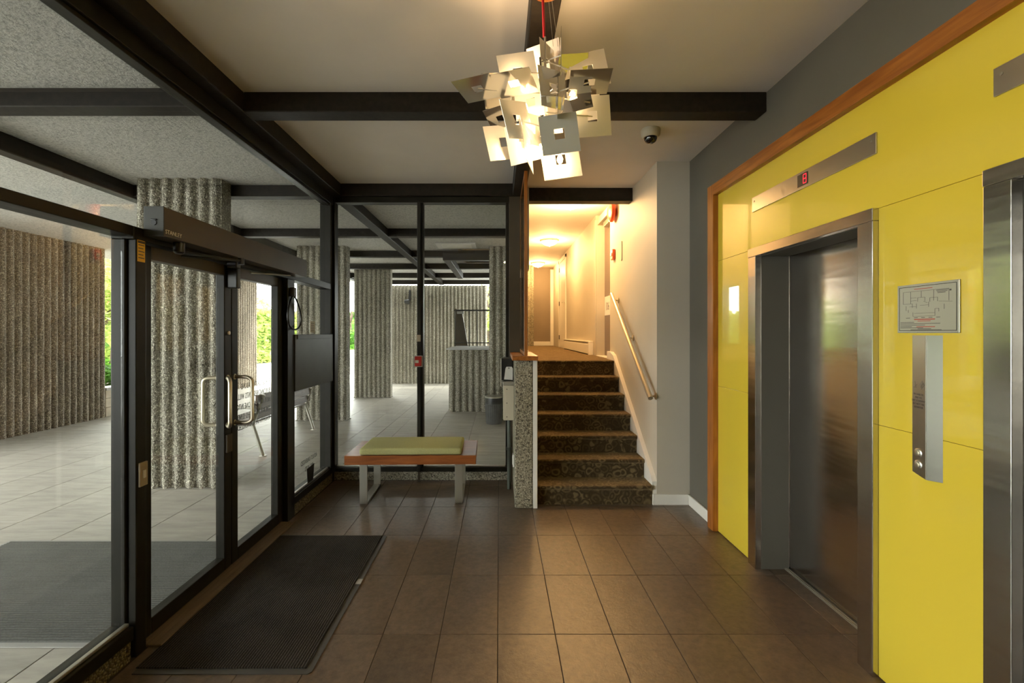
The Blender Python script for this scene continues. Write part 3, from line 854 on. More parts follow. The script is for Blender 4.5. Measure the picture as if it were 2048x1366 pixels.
for (u0, u1, v) in ((.16, .23, .69), (.30, .36, .69), (.42, .48, .69), (.54, .60, .69), (.66, .72, .69), (.66, .84, .165), (.67, .83, .19), (.68, .80, .215), (.06, .30, .78), (.06, .72, .81), (.06, .48, .84), (.06, .26, .87), (.36, .58, .915), (.24, .74, .935), (.06, .45, .895)):
    bar(dr, pl(u0), pv(v), pl(u1), pv(v), 0.0022, PX)
bar(dr, pl(.86), pv(.18), pl(.885), pv(.18), 0.006, PX)
dr.build('plan_drawing', 'ink_soft', plan, 'stuff')
rd = MB()
for (u0, u1, v, w) in ((.30, .60, .105, .0025), (.30, .64, .725, .004), (.36, .57, .757, .0025), (.34, .64, .875, .003)): bar(rd, pl(u0), pv(v), pl(u1), pv(v), w, PX)
rd.build('red_heading', 'ink_red', plan, 'stuff')

# ------------------------------------------------------------------ door operator on the street glazing
op = thing('door_operator', 'long brown box door operator mounted above the glass entrance doors', 'door operator', (-1.74, 3.24, 2.085))
MB().bbox(-1.788, -1.687, 2.366, 4.12, 2.088, 2.236, 0.003).build('housing', 'bronze', op)
MB().bbox(-1.7885, -1.6865, 2.361, 2.368, 2.086, 2.238, 0.002).build('end_cap', 'dark_panel', op)
MB().lathe([(0.013, 0), (0.013, 0.004)], (-1.735, 2.361, 2.155), 1, 14, -1).bbox(-1.75, -1.72, 2.355, 2.362, 2.166, 2.174, 0.002).build('key_switch', 'black', op)
text('lettering', 'STANLEY', 0.030, (-1.6864, 2.372, 2.103), '+x', 'ink_cream', op, squeeze=1.0)
arm = MB()
arm.lathe([(0.028, 0), (0.028, 0.05), (0.018, 0.06)], (-1.735, 2.545, 2.088), 2, 16, -1)
arm.tube([(-1.735, 2.545, 2.040), (-1.66, 3.02, 2.062)], 0.009, 8)
arm.tube([(-1.66, 3.02, 2.062), (-1.80, 2.66, 2.035)], 0.007, 8)
arm.lathe([(0.018, 0), (0.018, 0.04)], (-1.66, 3.02, 2.04), 2, 14)
arm.build('arm', 'black', op)
MB().bbox(-1.823, -1.752, 3.14, 3.185, 1.90, 2.07, 0.008).bbox(-1.80, -1.735, 3.10, 3.155, 2.03, 2.085, 0.006).build('arm_bracket', 'black', op)
MB().tube([(-1.80, 3.40, 2.035), (-1.735, 3.9, 2.078)], 0.006, 8).build('arm', 'alu', op)

st = thing('warning_sticker', 'small yellow warning sticker on the black door post', 'sticker', (-1.789, 2.35, 1.95))
MB().bbox(-1.7898, -1.7885, 2.322, 2.372, 1.955, 2.062, 0.0004).build('backing', 'sticker', st)
mb = MB(); mb.box(-1.7884, -1.7879, 2.324, 2.370, 2.047, 2.059)
for k in range(5): mb.box(-1.7884, -1.7879, 2.328, 2.366 - 0.006 * (k % 2), 2.036 - k * 0.016, 2.040 - k * 0.016)
mb.build('print', 'bronze', st)
pl8 = thing('door_switch', 'small beige switch plate on the black post beside the entrance', 'switch', (-1.785, 2.35, 0.92))
MB().bbox(-1.789, -1.778, 2.325, 2.378, 0.835, 0.955, 0.003).build('cover', 'paper_warm', pl8)
MB().bbox(-1.779, -1.774, 2.342, 2.362, 0.875, 0.915, 0.002).build('rocker', 'paper', pl8)
cab = MB()
pts = []
for k in range(25):
    t = k / 24
    an = math.pi * 2 * t
    pts.append((-1.766 + 0.012 * math.sin(an), 4.03 + 0.03 * math.sin(an * 0.5) - 0.16 * math.sin(an), 1.93 - 0.30 * math.sin(math.pi * t) ** 1.2))
cb = thing('loop_cable', 'black cable hanging in a loop from the post beside the doors', 'cable', (-1.77, 4.03, 1.6))
MB().tube(pts, 0.0075, 8).build('cable', 'black', cb)
MB().bbox(-1.789, -1.750, 4.005, 4.055, 1.91, 1.99, 0.005).build('cable_clamp', 'bronze', cb)
nt_ = thing('paper_notice', 'white paper notice taped to the side light above the dark panel', 'notice', (-1.845, 4.65, 1.6))
MB().box(-1.8465, -1.8455, 4.58, 4.70, 1.605, 1.715).build('sheet', 'paper', nt_)
mb = MB()
for k in range(5): mb.box(-1.8454, -1.8450, 4.60, 4.68, 1.692 - k * 0.018, 1.697 - k * 0.018)
mb.build('print', 'ink_soft', nt_)
cd = thing('door_stop_card', 'black card leaning on the sill of the side light by the bench', 'card', (-1.80, 4.5, 0.17))
MB().prism([(4.42, 0.185), (4.55, 0.183), (4.575, 0.335), (4.405, 0.325)], 0, -1.806, -1.803).build('sheet', 'black', cd)

# ------------------------------------------------------------------ things on the back glazing and the pony wall
pull = thing('fire_alarm_pull', 'red fire alarm pull box on the mullion behind the bench', 'fire alarm', (-0.865, 5.04, 1.3))
MB().bbox(-0.915, -0.825, 5.035, 5.049, 1.235, 1.357, 0.003).build('cover_frame', 'kraft', pull)
MB().bbox(-0.905, -0.835, 5.010, 5.036, 1.245, 1.350, 0.006).build('housing', 'red', pull)
MB().bbox(-0.898, -0.862, 5.004, 5.011, 1.28, 1.31, 0.002).build('pull_bar', 'ink_cream', pull)
lb = thing('small_label', 'small tan label plate on the mullion above the red alarm', 'label', (-0.865, 5.045, 1.55))
MB().bbox(-0.886, -0.846, 5.045, 5.0495, 1.508, 1.580, 0.001).build('plate', 'paper_warm', lb)

eb = thing('electrical_box', 'cream metal electrical box on the side of the pebbled stair wall', 'electrical box', (0.09, 4.75, 0.745))
MB().bbox(0.038, 0.140, 4.60, 4.96, 0.745, 1.085, 0.003).build('housing', 'box_cream', eb)
MB().bbox(0.060, 0.1405, 4.594, 4.601, 0.748, 1.082, 0.002).build('cover', 'box_cream', eb)
MB().bbox(0.034, 0.142, 4.596, 4.97, 1.086, 1.120, 0.003).build('top_hood', 'alu', eb)
mb = MB()
for z in (0.78, 0.915, 1.05): mb.lathe([(0.005, 0), (0.004, 0.004)], (0.072, 4.594, z), 1, 10, -1)
mb.build('screws', 'bronze', eb, 'stuff')
kp = thing('intercom_box', 'black intercom box above the cream electrical box', 'intercom', (0.08, 4.85, 1.125))
MB().bbox(0.018, 0.140, 4.72, 4.98, 1.125, 1.345, 0.004).build('housing', 'black', kp)
MB().bbox(0.012, 0.019, 4.715, 4.74, 1.06, 1.345, 0.002).build('edge_strip', 'alu', kp)
tg = thing('paper_tag', 'grey paper tag hanging on the black intercom box', 'tag', (0.09, 4.71, 1.14))
MB().prism([(0.046, 1.135), (0.132, 1.130), (0.134, 1.245), (0.122, 1.262), (0.07, 1.262), (0.060, 1.245)], 1, 4.706, 4.709).build('card', 'paper', tg)
MB().lathe([(0.006, 0), (0.006, 0.003)], (0.094, 4.706, 1.248), 1, 12, -1).build('eyelet', 'bronze', tg)
cdn = thing('conduit', 'grey green conduit pipe running down from the electrical box to floor', 'pipe', (0.10, 4.82, 0))
MB().tube([(0.098, 4.82, 0.002), (0.098, 4.82, 0.744)], 0.019, 14).build('pipe', 'conduit', cdn)
MB().lathe([(0.026, 0.0), (0.026, 0.03)], (0.098, 4.82, 0.40), 2, 14).build('coupling', 'conduit', cdn)
rc = thing('wall_outlet', 'small white outlet on the side of the pebbled stair wall', 'outlet', (0.135, 4.5, 0.38))
MB().bbox(0.126, 0.140, 4.46, 4.54, 0.325, 0.445, 0.004).build('cover', 'white', rc)
MB().bbox(0.122, 0.127, 4.475, 4.525, 0.345, 0.425, 0.003).build('socket', 'paper', rc)

# ------------------------------------------------------------------ lobby bench
be = thing('lobby_bench', 'low wooden slab bench with green seat pad and steel loop legs', 'bench', (-0.835, 4.68, 0))
MB().bbox(-1.444, -0.227, 4.36, 4.98, 0.378, 0.461, 0.003).build('slab', 'wood_x', be)
bm = bmesh.new(); bmesh.ops.create_cube(bm, size=1.0)
for v in bm.verts: v.co = (-0.835 + v.co.x * 0.95, 4.62 + v.co.y * 0.50, 0.4945 + v.co.z * 0.064)
bmesh.ops.bevel(bm, geom=list(bm.edges), offset=0.026, segments=4, affect='EDGES', profile=0.6)
bmesh.ops.subdivide_edges(bm, edges=[e for e in bm.edges if e.calc_length() > 0.2], cuts=10, use_grid_fill=True)
for v in bm.verts:
    if v.co.z > 0.52: v.co.z += 0.008 * max(0, 1 - ((v.co.x + 0.835) / 0.47) ** 2) * max(0, 1 - ((v.co.y - 4.62) / 0.25) ** 2) + random.uniform(-0.0006, 0.0006)
bm.verts.index_update()
MB().add([v.co[:] for v in bm.verts], [[q.index for q in f.verts] for f in bm.faces], True).build('seat_pad', 'green', be)
bm.free()
for x in (-1.314, -0.425):
    l = MB()
    w, t = 0.072, 0.014
    l.bbox(x, x + w, 4.40, 4.40 + t, 0.0005, 0.3785, 0.002).bbox(x, x + w, 4.955 - t, 4.955, 0.0005, 0.3785, 0.002)
    l.bbox(x, x + w, 4.40, 4.955, 0.0005, 0.0005 + t, 0.002).bbox(x, x + w, 4.40, 4.955, 0.3785 - t, 0.378, 0.002)
    l.build('leg', 'alu', be)
be.rotation_euler = (0, 0, R(1.3))

# ------------------------------------------------------------------ mats
mt = thing('entrance_mat', 'dark ribbed entrance mat with rubber rim on the lobby floor', 'mat', (-1.31, 2.95, 0))
rim = MB().prism([(-1.722, 2.20), (-0.90, 2.20), (-0.885, 2.215), (-0.885, 3.69), (-0.895, 3.70), (-1.742, 3.715), (-1.722, 3.2)], 2, 0.0006, 0.004)
rim.build('rubber_rim', 'rubber', mt)
mb = MB()
# pile laid as slightly uneven sheet
nx, ny = 14, 26
vs = []; fs = []
for j in range(ny + 1):
    for i in range(nx + 1):
        x = -1.728 + (0.808) * i / nx; y = 2.235 + 1.455 * j / ny
        if 0 < i < nx and 0 < j < ny: pass
        elif i in (0, nx): x += random.uniform(-0.004, 0.004)
        vs.append((x, y, 0.0092 + random.uniform(-0.0008, 0.0008)))
off = len(vs)
for j in range(ny + 1):
    for i in range(nx + 1):
        x, y, z = vs[j * (nx + 1) + i]; vs.append((x, y, 0.0042))
for j in range(ny):
    for i in range(nx):
        a = j * (nx + 1) + i
        fs.append((a, a + 1, a + nx + 2, a + nx + 1)); fs.append((off + a, off + a + nx + 1, off + a + nx + 2, off + a + 1))
edge = [i for i in range(nx + 1)] + [(j + 1) * (nx + 1) - 1 for j in range(1, ny + 1)] + [ny * (nx + 1) + i for i in range(nx - 1, -1, -1)] + [j * (nx + 1) for j in range(ny - 1, 0, -1)]
for k in range(len(edge)):
    a, b = edge[k], edge[(k + 1) % len(edge)]
    fs.append((a, off + a, off + b, b))
mb.add(vs, fs)
mb.build('pile', 'mat_in', mt)
MB().bbox(-0.917, -0.882, 2.985, 3.045, 0.004, 0.0075, 0.001).build('torn_flap', 'rubber_out', mt)
mo = thing('patio_mat', 'grey ribbed door mat lying on the patio outside the glass doors', 'mat', (-2.85, 3.0, 0))
MB().bbox(-3.76, -1.955, 2.385, 3.615, 0.0006, 0.006, 0.002).build('rubber_rim', 'rubber_out', mo)
rb = MB()
y = 2.42
while y < 3.585:
    rb.prism([(y, 0.006), (y + 0.005, 0.012), (y + 0.014, 0.012), (y + 0.018, 0.006)], 0, -3.725, -1.985)
    y += 0.0205
ro = rb.build('ribs', 'mat_out', mo, 'stuff')

# ------------------------------------------------------------------ chandelier
F = 940.0
CH = 2.0
def at(x, y, d): return Vector(((x - 999) * d / F, d, 1.6 + (666 - y) * d / F))
ch = thing('chandelier', 'sculptural pendant lamp of square mirrored plates with square holes on red cord', 'pendant lamp', (0.19, CH, 2.50))
def plate_mesh(mat, s=0.163, h=0.043, t=0.0018, off=(0, 0)):
    a = s / 2; b = h / 2; ox, oz = off
    outer = [(-a, -a), (a, -a), (a, a), (-a, a)]
    inner = [(ox - b, oz - b), (ox + b, oz - b), (ox + b, oz + b), (ox - b, oz + b)]
    vs = [(x, -t / 2, z) for x, z in outer] + [(x, -t / 2, z) for x, z in inner] + [(x, t / 2, z) for x, z in outer] + [(x, t / 2, z) for x, z in inner]
    fs = []
    for k in range(4):
        n = (k + 1) % 4
        fs += [(k, n, 4 + n, 4 + k), (8 + n, 8 + k, 12 + k, 12 + n), (n, k, 8 + k, 8 + n), (4 + k, 4 + n, 12 + n, 12 + k)]
    me = bpy.data.meshes.new('plate'); me.from_pydata(vs, [], fs)
    me.materials.append(M[mat])
    return me
pm = plate_mesh('plate'); pmm = plate_mesh('plate_mirror')
MIRROR = {1, 2, 4, 5, 6, 7, 10, 11, 18, 19, 20}
# (crop x, crop y) of the centre in the photo's lamp, distance, yaw, pitch, roll in degrees, scale
plates = [
    (585, 410, 2.00, 8, -4, 12, 1.0), (838, 340, 2.03, 62, 0, 10, 1.0), (945, 260, 1.96, 84, 0, 12, 1.0), (1180, 385, 2.06, -6, 6, 10, 1.0),
    (1190, 490, 1.90, 4, -84, 8, 1.05), (550, 500, 1.90, -6, -84, 12, 1.05), (240, 545, 1.96, -8, -86, 13, 1.05), (415, 560, 2.10, 20, -10, 12, 0.85),
    (575, 810, 1.93, 42, 6, 14, 1.0), (665, 1050, 1.90, 74, 6, -10, 1.0), (880, 545, 1.94, 40, 0, 8, 1.0), (1040, 600, 1.98, -12, 8, 10, 0.95),
    (1215, 780, 2.04, 10, -10, 8, 1.0), (935, 930, 1.82, 0, -6, 8, 1.0), (945, 1150, 1.95, 0, 4, 8, 1.0), (470, 1000, 2.14, 10, 12, 10, 1.0),
    (650, 1000, 2.08, -10, -8, 10, 1.0), (690, 660, 2.08, -18, 5, 6, 0.85), (1050, 395, 2.08, 14, -30, 10, 0.8), (430, 800, 2.12, -20, -60, 8, 0.7),
    (912, 660, 1.84, 86, 0, 4, 1.0), (1120, 660, 2.12, 0, 0, 8, 1.0), (780, 780, 2.16, 0, 0, 8, 1.0), (700, 890, 2.0, 30, 0, 0, 0.8),
    (800, 300, 2.12, -25, 0, 5, 0.9)]
for pi, (cx, cy, d, yaw, pit, rol, s) in enumerate(plates):
    o = bpy.data.objects.new('plate', pmm if pi in MIRROR else pm)
    COL.objects.link(o); o.parent = ch
    o.location = at(900 + cx / 4.268, 50 + cy / 4.268, d) - ORG[ch]
    o.rotation_euler = (Matrix.Rotation(R(yaw), 3, 'Z') @ Matrix.Rotation(R(-pit), 3, 'X') @ Matrix.Rotation(R(-rol), 3, 'Y')).to_euler()
    o.scale = (s * d / 2.0, 1, s * d / 2.0)
core = at(1090, 215, 2.0)
MB().tube([core + Vector((0.0, 0.0, 0.30)), core + Vector((0.0, 0, -0.20))], 0.0045, 10).build('stem', 'steel_bright', ch)
for (cx, cy, d, yaw, pit, rol, s) in plates[:20:2]:
    p = at(900 + cx / 4.268, 50 + cy / 4.268, d)
    q = Vector((core.x, core.y, max(2.25, min(2.78, p.z))))
    MB().tube([q, p], 0.0028, 6).build('rod', 'steel_bright', ch)
top = Vector((0.183, 2.0, 3.07))
MB().tube([top, core + Vector((-0.004, 0, 0.30))], 0.0055, 8).build('cord', 'redcord', ch)
for dx in (0.035, 0.055): MB().tube([(0.183 + dx * 0.6, 2.0, 3.07), core + Vector((dx, 0, 0.26))], 0.0008, 5).build('wire', 'alu', ch)
MB().lathe([(0.06, 0), (0.06, 0.02), (0.03, 0.03)], (0.20, 2.0, 3.0695), 2, 24, -1).build('ceiling_rose', 'wood', ch)
bulbs = [(1085, 300, 1.93), (1120, 318, 1.905), (1050, 215, 1.99), (1058, 292, 2.0), (1145, 200, 2.0), (1030, 165, 1.98), (1165, 128, 2.16), (1040, 118, 2.10)]  # last two are extra bulbs, added behind plates to brighten the ceiling
for (bx, by, d) in bulbs:
    p = at(bx, by, d)
    MB().lathe([(0.003, -0.02), (0.010, -0.012), (0.012, 0), (0.008, 0.012), (0.003, 0.018)], p, 2, 12).build('bulb', 'bulb', ch)
    ld = bpy.data.lights.new('bulb_light', 'POINT'); ld.energy = 9.0 if d < 2.05 else 12.0; ld.color = (1.0, 0.66, 0.34); ld.shadow_soft_size = 0.014
    lo = bpy.data.objects.new('bulb_light', ld); lo.location = p - ORG[ch]; lo.parent = ch
    COL.objects.link(lo)

# ------------------------------------------------------------------ ceiling lamps, dome camera, bells
def dome_lamp(x, y, z, label, watts, r=0.18):
    t = thing('ceiling_lamp', label, 'ceiling lamp', (x, y, z))
    MB().lathe([(r, 0), (r, 0.012), (r * 0.92, 0.026)], (x, y, z), 2, 32, -1).build('rim', 'brass', t)
    MB().lathe([(r * 0.90, 0.022), (r * 0.82, 0.05), (r * 0.62, 0.082), (r * 0.35, 0.102), (r * 0.05, 0.11)], (x, y, z), 2, 32, -1).build('glass_bowl', 'lamp', t)
    MB().lathe([(0.012, 0.106), (0.012, 0.118), (0.004, 0.126)], (x, y, z), 2, 12, -1).build('finial', 'brass', t)
    ld = bpy.data.lights.new('lamp_light', 'POINT'); ld.energy = watts; ld.color = (1.0, 0.60, 0.24); ld.shadow_soft_size = 0.12
    lo = bpy.data.objects.new('lamp_light', ld); lo.location = (0, 0, -0.19); lo.parent = t
    COL.objects.link(lo)
    return t
dome_lamp(0.95, 6.30, 3.37, 'glowing dome ceiling lamp half hidden by the beam over the stairs', 105)
dome_lamp(0.95, 8.95, 3.37, 'middle of the three glowing dome lamps on the hall ceiling', 58)
dome_lamp(0.97, 11.85, 3.37, 'farthest glowing dome lamp near the brown hall end wall', 55)

dc = thing('dome_camera', 'small white ceiling camera with a black glass dome', 'camera', (1.19, 3.70, 3.20))
MB().lathe([(0.074, 0), (0.076, 0.012), (0.072, 0.045), (0.055, 0.062)], (1.19, 3.70, 3.20), 2, 28, -1).build('housing', 'box_cream', dc)
MB().lathe([(0.050, 0.060), (0.048, 0.078), (0.038, 0.096), (0.02, 0.107), (0.004, 0.11)], (1.19, 3.70, 3.20), 2, 24, -1).build('dome', 'cameradome', dc)
bl = thing('alarm_bell', 'round orange red alarm bell high on the cream stair wall', 'alarm bell', (1.467, 5.95, 3.13))
MB().lathe([(0.05, 0.0), (0.05, 0.03)], (1.467, 5.95, 3.13), 0, 20, -1).build('back_box', 'red_orange', bl)
MB().lathe([(0.125, 0.03), (0.127, 0.045), (0.118, 0.07), (0.08, 0.09), (0.02, 0.096)], (1.467, 5.95, 3.13), 0, 32, -1).build('gong', 'red_orange', bl)
sb = thing('alarm_strobe', 'small red alarm strobe on the stair wall below the bell', 'alarm', (1.467, 6.0, 2.6))
MB().bbox(1.43, 1.467, 5.95, 6.06, 2.535, 2.665, 0.008).build('housing', 'red_orange', sb)
MB().bbox(1.422, 1.431, 5.975, 6.035, 2.58, 2.62, 0.003).build('lens', 'kraft', sb)
sw = thing('wall_conduit', 'thin cream cable cover running up the stair wall by the bell', 'cable cover', (1.46, 5.75, 2.4))
MB().bbox(1.459, 1.4675, 5.62, 5.634, 2.47, 2.70, 0.002).bbox(1.459, 1.4675, 5.634, 5.66, 2.47, 2.484, 0.002).build('channel', 'cream', sw)

# ------------------------------------------------------------------ hall doors and heater
dr1 = struct_root('door_3', (1.59, 6.6, 1.257))
MB().bbox(1.583, 1.599, 6.245, 7.075, 1.262, 3.22, 0.003).build('leaf', 'greydoor', dr1)
MB().bbox(1.579, 1.5835, 6.60, 7.06, 1.86, 2.14, 0.001).build('number_plate', 'paper', dr1)
text('lettering', '106', 0.17, (1.5785, 6.99, 1.935), '-x', 'ink_soft', dr1, squeeze=0.9)
MB().bbox(1.456, 1.60, 7.072, 7.089, 1.257, 3.30, 0.004).build('casing', 'cream', dr1)
MB().bbox(1.44, 1.455, 7.075, 7.19, 1.257, 3.30, 0.004).build('casing', 'cream', dr1)
MB().bbox(1.47, 1.60, 6.25, 7.07, 3.22, 3.32, 0.003).build('head_casing', 'cream', dr1)
MB().bbox(1.50, 1.583, 6.50, 6.80, 3.13, 3.20, 0.004).build('door_closer', 'alu', dr1)
MB().bbox(1.45, 1.60, 6.25, 7.08, 1.2575, 1.265, 0.002).build('threshold', 'white', dr1)
dr2 = struct_root('door_4', (1.45, 10.8, 1.257))
MB().bbox(1.438, 1.4545, 10.30, 11.30, 1.262, 3.25, 0.003).build('leaf', 'white', dr2)
MB().bbox(1.43, 1.4545, 11.305, 11.40, 1.257, 3.33, 0.003).build('casing', 'white', dr2)
MB().bbox(1.43, 1.4545, 10.21, 10.295, 1.257, 3.33, 0.003).build('casing', 'white', dr2)
MB().bbox(1.43, 1.4545, 10.21, 11.40, 3.255, 3.335, 0.003).build('casing', 'white', dr2)
for z in (1.45, 2.25, 3.05): MB().bbox(1.425, 1.438, 11.24, 11.31, z, z + 0.10, 0.003).build('hinge', 'black', dr2)
MB().tube([(1.438, 10.38, 2.28), (1.40, 10.38, 2.28), (1.395, 10.50, 2.28)], 0.009, 8).build('handle', 'alu', dr2)
ht = thing('baseboard_heater', 'long cream baseboard heater along the hall wall by the carpet', 'heater', (1.42, 8.7, 1.257))
MB().prism([(1.454, 1.275), (1.385, 1.275), (1.385, 1.42), (1.41, 1.445), (1.454, 1.445)], 1, 7.32, 10.15).build('body', 'white', ht)
MB().bbox(1.38, 1.454, 7.30, 10.17, 1.455, 1.472, 0.003).build('top_cover', 'white', ht)
for y in (7.30, 10.11): MB().bbox(1.383, 1.454, y, y + 0.06, 1.2575, 1.453, 0.003).build('end_cap', 'white', ht)

# ------------------------------------------------------------------ patio: columns and walls
crnd = random.Random(3)
def column(x0, x1, y0, y1, label, z1=3.19):
    t = thing('fluted_column', label, 'column', ((x0 + x1) / 2, (y0 + y1) / 2, 0), 'fluted concrete columns')
    mb = MB()
    fluted(mb, 0, x0, x1, y0 + 0.03, 0.040, None, 0.004, z1, 0.118, 10, 0.06, 0.005, -1, crnd)
    fluted(mb, 0, x0, x1, y1 - 0.03, 0.040, None, 0.004, z1, 0.118, 10, 0.10, 0.005, 1, crnd)
    mb.box(x0, x1, y0 + 0.031, y1 - 0.031, 0.004, z1)
    mb.build('shaft', 'aggregate', t)
    MB().bbox(x0 - 0.012, x1 + 0.012, y0 - 0.004, y1 + 0.004, 0.0004, 0.012, 0.002).build('base_joint', 'patio_grout', t)
    return t
column(-3.74, -2.868, 4.82, 5.05, 'nearest fluted concrete column, seen right behind the entrance doors')
column(-3.70, -2.79, 8.55, 8.80, 'fluted concrete column behind the dark wooden patio bench')
column(-3.60, -2.70, 11.62, 11.87, 'farthest fluted concrete column, between bench column and the back wall')
column(-0.19, 0.29, 8.60, 8.92, 'fluted concrete column beside the trash can')
wl = MB(); fluted(wl, 1, 5.6, 8.93, -7.50, 0.040, -7.75, 0.002, 3.19, 0.117, 10, 0.10, 0.004, 1, crnd)
struct('wall_patio_left', wl, 'aggregate_far')
wl = MB(); fluted(wl, 0, -5.6, -1.9, -4.2, 0.034, -4.45, 0.002, 3.19, 0.123, 7, 0.2, 0.004, 1, crnd)
struct('wall_reflection_block', wl, 'aggregate_far')  # added out of view to keep bright sky from reflecting in the back glass
wl = MB(); fluted(wl, 1, 11.3, 14.5, -7.50, 0.040, -7.75, 0.002, 3.19, 0.117, 10, 0.14, 0.004, 1, crnd)
struct('wall_patio_left_far', wl, 'aggregate_far')
wl = MB(); fluted(wl, 0, -3.75, -0.40, 14.88, 0.042, 15.1, 0.002, 3.105, 0.117, 10, 0.14, 0.004, -1, crnd)
struct('wall_patio_back', wl, 'aggregate')
wl = MB(); fluted(wl, 0, -1.03, 0.28, 9.57, 0.042, 9.85, 0.002, 1.255, 0.125, 10, 0.08, 0.004, -1, crnd)
struct('wall_patio_low', wl, 'aggregate')
struct('trim_51', MB().bbox(-1.09, 0.28, 9.56, 11.5, 1.257, 1.285, 0.004), 'concrete')

rl = thing('patio_railing', 'thin black metal railing standing behind the low fluted wall', 'railing', (-0.5, 11.0, 1.285))
MB().tube([(-1.06, 11.0, 2.13), (0.28, 11.0, 2.13)], 0.018, 8).build('top_rail', 'black', rl)
MB().tube([(-1.06, 11.0, 1.37), (0.28, 11.0, 1.37)], 0.012, 8).build('bottom_rail', 'black', rl)
for x in (-1.04, -0.70, -0.52, -0.34, -0.15, 0.05, 0.24):
    MB().tube([(x, 11.0, 1.285), (x, 11.0, 2.13)], 0.010, 8).build('baluster', 'black', rl)
sg = thing('steel_stringer', 'dark grey sloped steel panel behind the patio railing', 'steel panel', (-0.95, 11.4, 1.285))
MB().prism([(-1.08, 1.29), (-0.76, 1.29), (-0.90, 2.10), (-1.08, 2.20)], 1, 11.30, 11.34).build('panel', 'bronze', sg)
MB().bbox(-1.02, -0.86, 11.26, 11.36, 2.06, 2.12, 0.004).build('cap', 'concrete', sg)
hb = thing('ceiling_hatch', 'flat white hatch panel on the grey patio ceiling', 'hatch', (-0.75, 8.45, 3.19))
MB().bbox(-1.13, -0.42, 8.24, 8.74, 3.165, 3.1895, 0.004).build('frame', 'pink', hb)
MB().bbox(-1.03, -0.50, 8.30, 8.68, 3.158, 3.166, 0.003).build('panel', 'white', hb)
wl2 = thing('wall_lamp', 'small black spotlight on an arm fixed to the back fluted wall', 'wall lamp', (-2.85, 14.8, 2.6))
MB().tube([(-2.83, 14.84, 2.95), (-2.83, 14.80, 2.62)], 0.03, 8).build('arm', 'black', wl2)
MB().lathe([(0.06, -0.07), (0.09, 0.07)], (-2.90, 14.72, 2.58), 0, 14).build('lamp_head', 'black', wl2)

# trash can
tc_ = thing('trash_can', 'round dark grey trash can with open rim beside the column', 'trash can', (-0.10, 8.32, 0))
MB().lathe([(0.135, 0.002), (0.14, 0.02), (0.15, 0.36)], (-0.10, 8.32, 0), 2, 28).build('bin', 'can', tc_)
mb = MB()
for k in range(28):
    an = k / 28 * 2 * math.pi
    mb.tube([(-0.10 + 0.138 * math.cos(an), 8.32 + 0.138 * math.sin(an), 0.03), (-0.10 + 0.151 * math.cos(an), 8.32 + 0.151 * math.sin(an), 0.35)], 0.006, 5)
mb.build('slats', 'can', tc_, 'stuff')
MB().lathe([(0.152, 0.36), (0.154, 0.44), (0.15, 0.46)], (-0.10, 8.32, 0), 2, 28).build('liner_band', 'black', tc_)
MB().lathe([(0.158, 0.46), (0.160, 0.478), (0.150, 0.49)], (-0.10, 8.32, 0), 2, 28).build('rim', 'alu', tc_)

# patio bench (seen from behind)
pb = thing('patio_bench', 'dark wooden slat bench with steel frame on the patio outside', 'bench', (-3.3, 6.95, 0))
for i, (x, z, tilt) in enumerate(((-3.175, 0.52, 0.06), (-3.135, 0.64, 0.06), (-3.095, 0.755, 0.06))):
    o = MB().bbox(x - 0.012, x + 0.012, 5.98, 7.86, z - 0.052, z + 0.052, 0.004).build('back_slat', 'slatwood', pb)
for k in range(4):
    x = -3.25 - k * 0.125
    MB().bbox(x - 0.055, x + 0.055, 5.98, 7.86, 0.425, 0.447, 0.004).build('seat_slat', 'slatwood', pb)
for y in (6.10, 7.76):
    l = MB()
    l.tube([(-3.06, y, 0.80), (-3.20, y, 0.43), (-3.195, y, 0.40), (-3.07, y, 0.012)], 0.023, 10)
    l.tube([(-3.66, y, 0.012), (-3.62, y, 0.41), (-3.195, y, 0.41)], 0.017, 10)
    l.tube([(-3.62, y, 0.41), (-3.66, y, 0.62), (-3.62, y, 0.645), (-3.12, y, 0.62)], 0.014, 10)
    l.bbox(-3.11, -3.03, y - 0.03, y + 0.03, 0.001, 0.012, 0.003).bbox(-3.70, -3.62, y - 0.03, y + 0.03, 0.001, 0.012, 0.003)
    l.build('frame', 'alu', pb)
MB().tube([(-3.40, 6.10, 0.40), (-3.40, 7.76, 0.40)], 0.015, 8).build('stretcher', 'alu', pb)

# planter between the two left walls, in stone courses
pw = thing('stone_planter', 'low cream stone planter wall beyond the left fluted wall', 'planter', (-7.6, 10.1, 0))
for (z0, z1, cuts) in ((0.0, 0.17, (8.95, 9.9, 10.8, 11.28)), (0.174, 0.345, (8.95, 9.4, 10.4, 11.28)), (0.349, 0.50, (8.95, 10.1, 11.28))):
    for a, b in zip(cuts[:-1], cuts[1:]):
        MB().bbox(-7.72, -7.50 + random.uniform(-0.004, 0.004), a + 0.002, b - 0.002, z0 + 0.003, z1, 0.004).build('stone', 'stone', pw)
MB().bbox(-7.75, -7.47, 8.94, 11.285, 0.503, 0.555, 0.005).build('coping', 'concrete', pw)
struct('ground_planter', MB().box(-11.0, -7.76, 8.9, 11.3, -0.1, 0.46), 'soil')

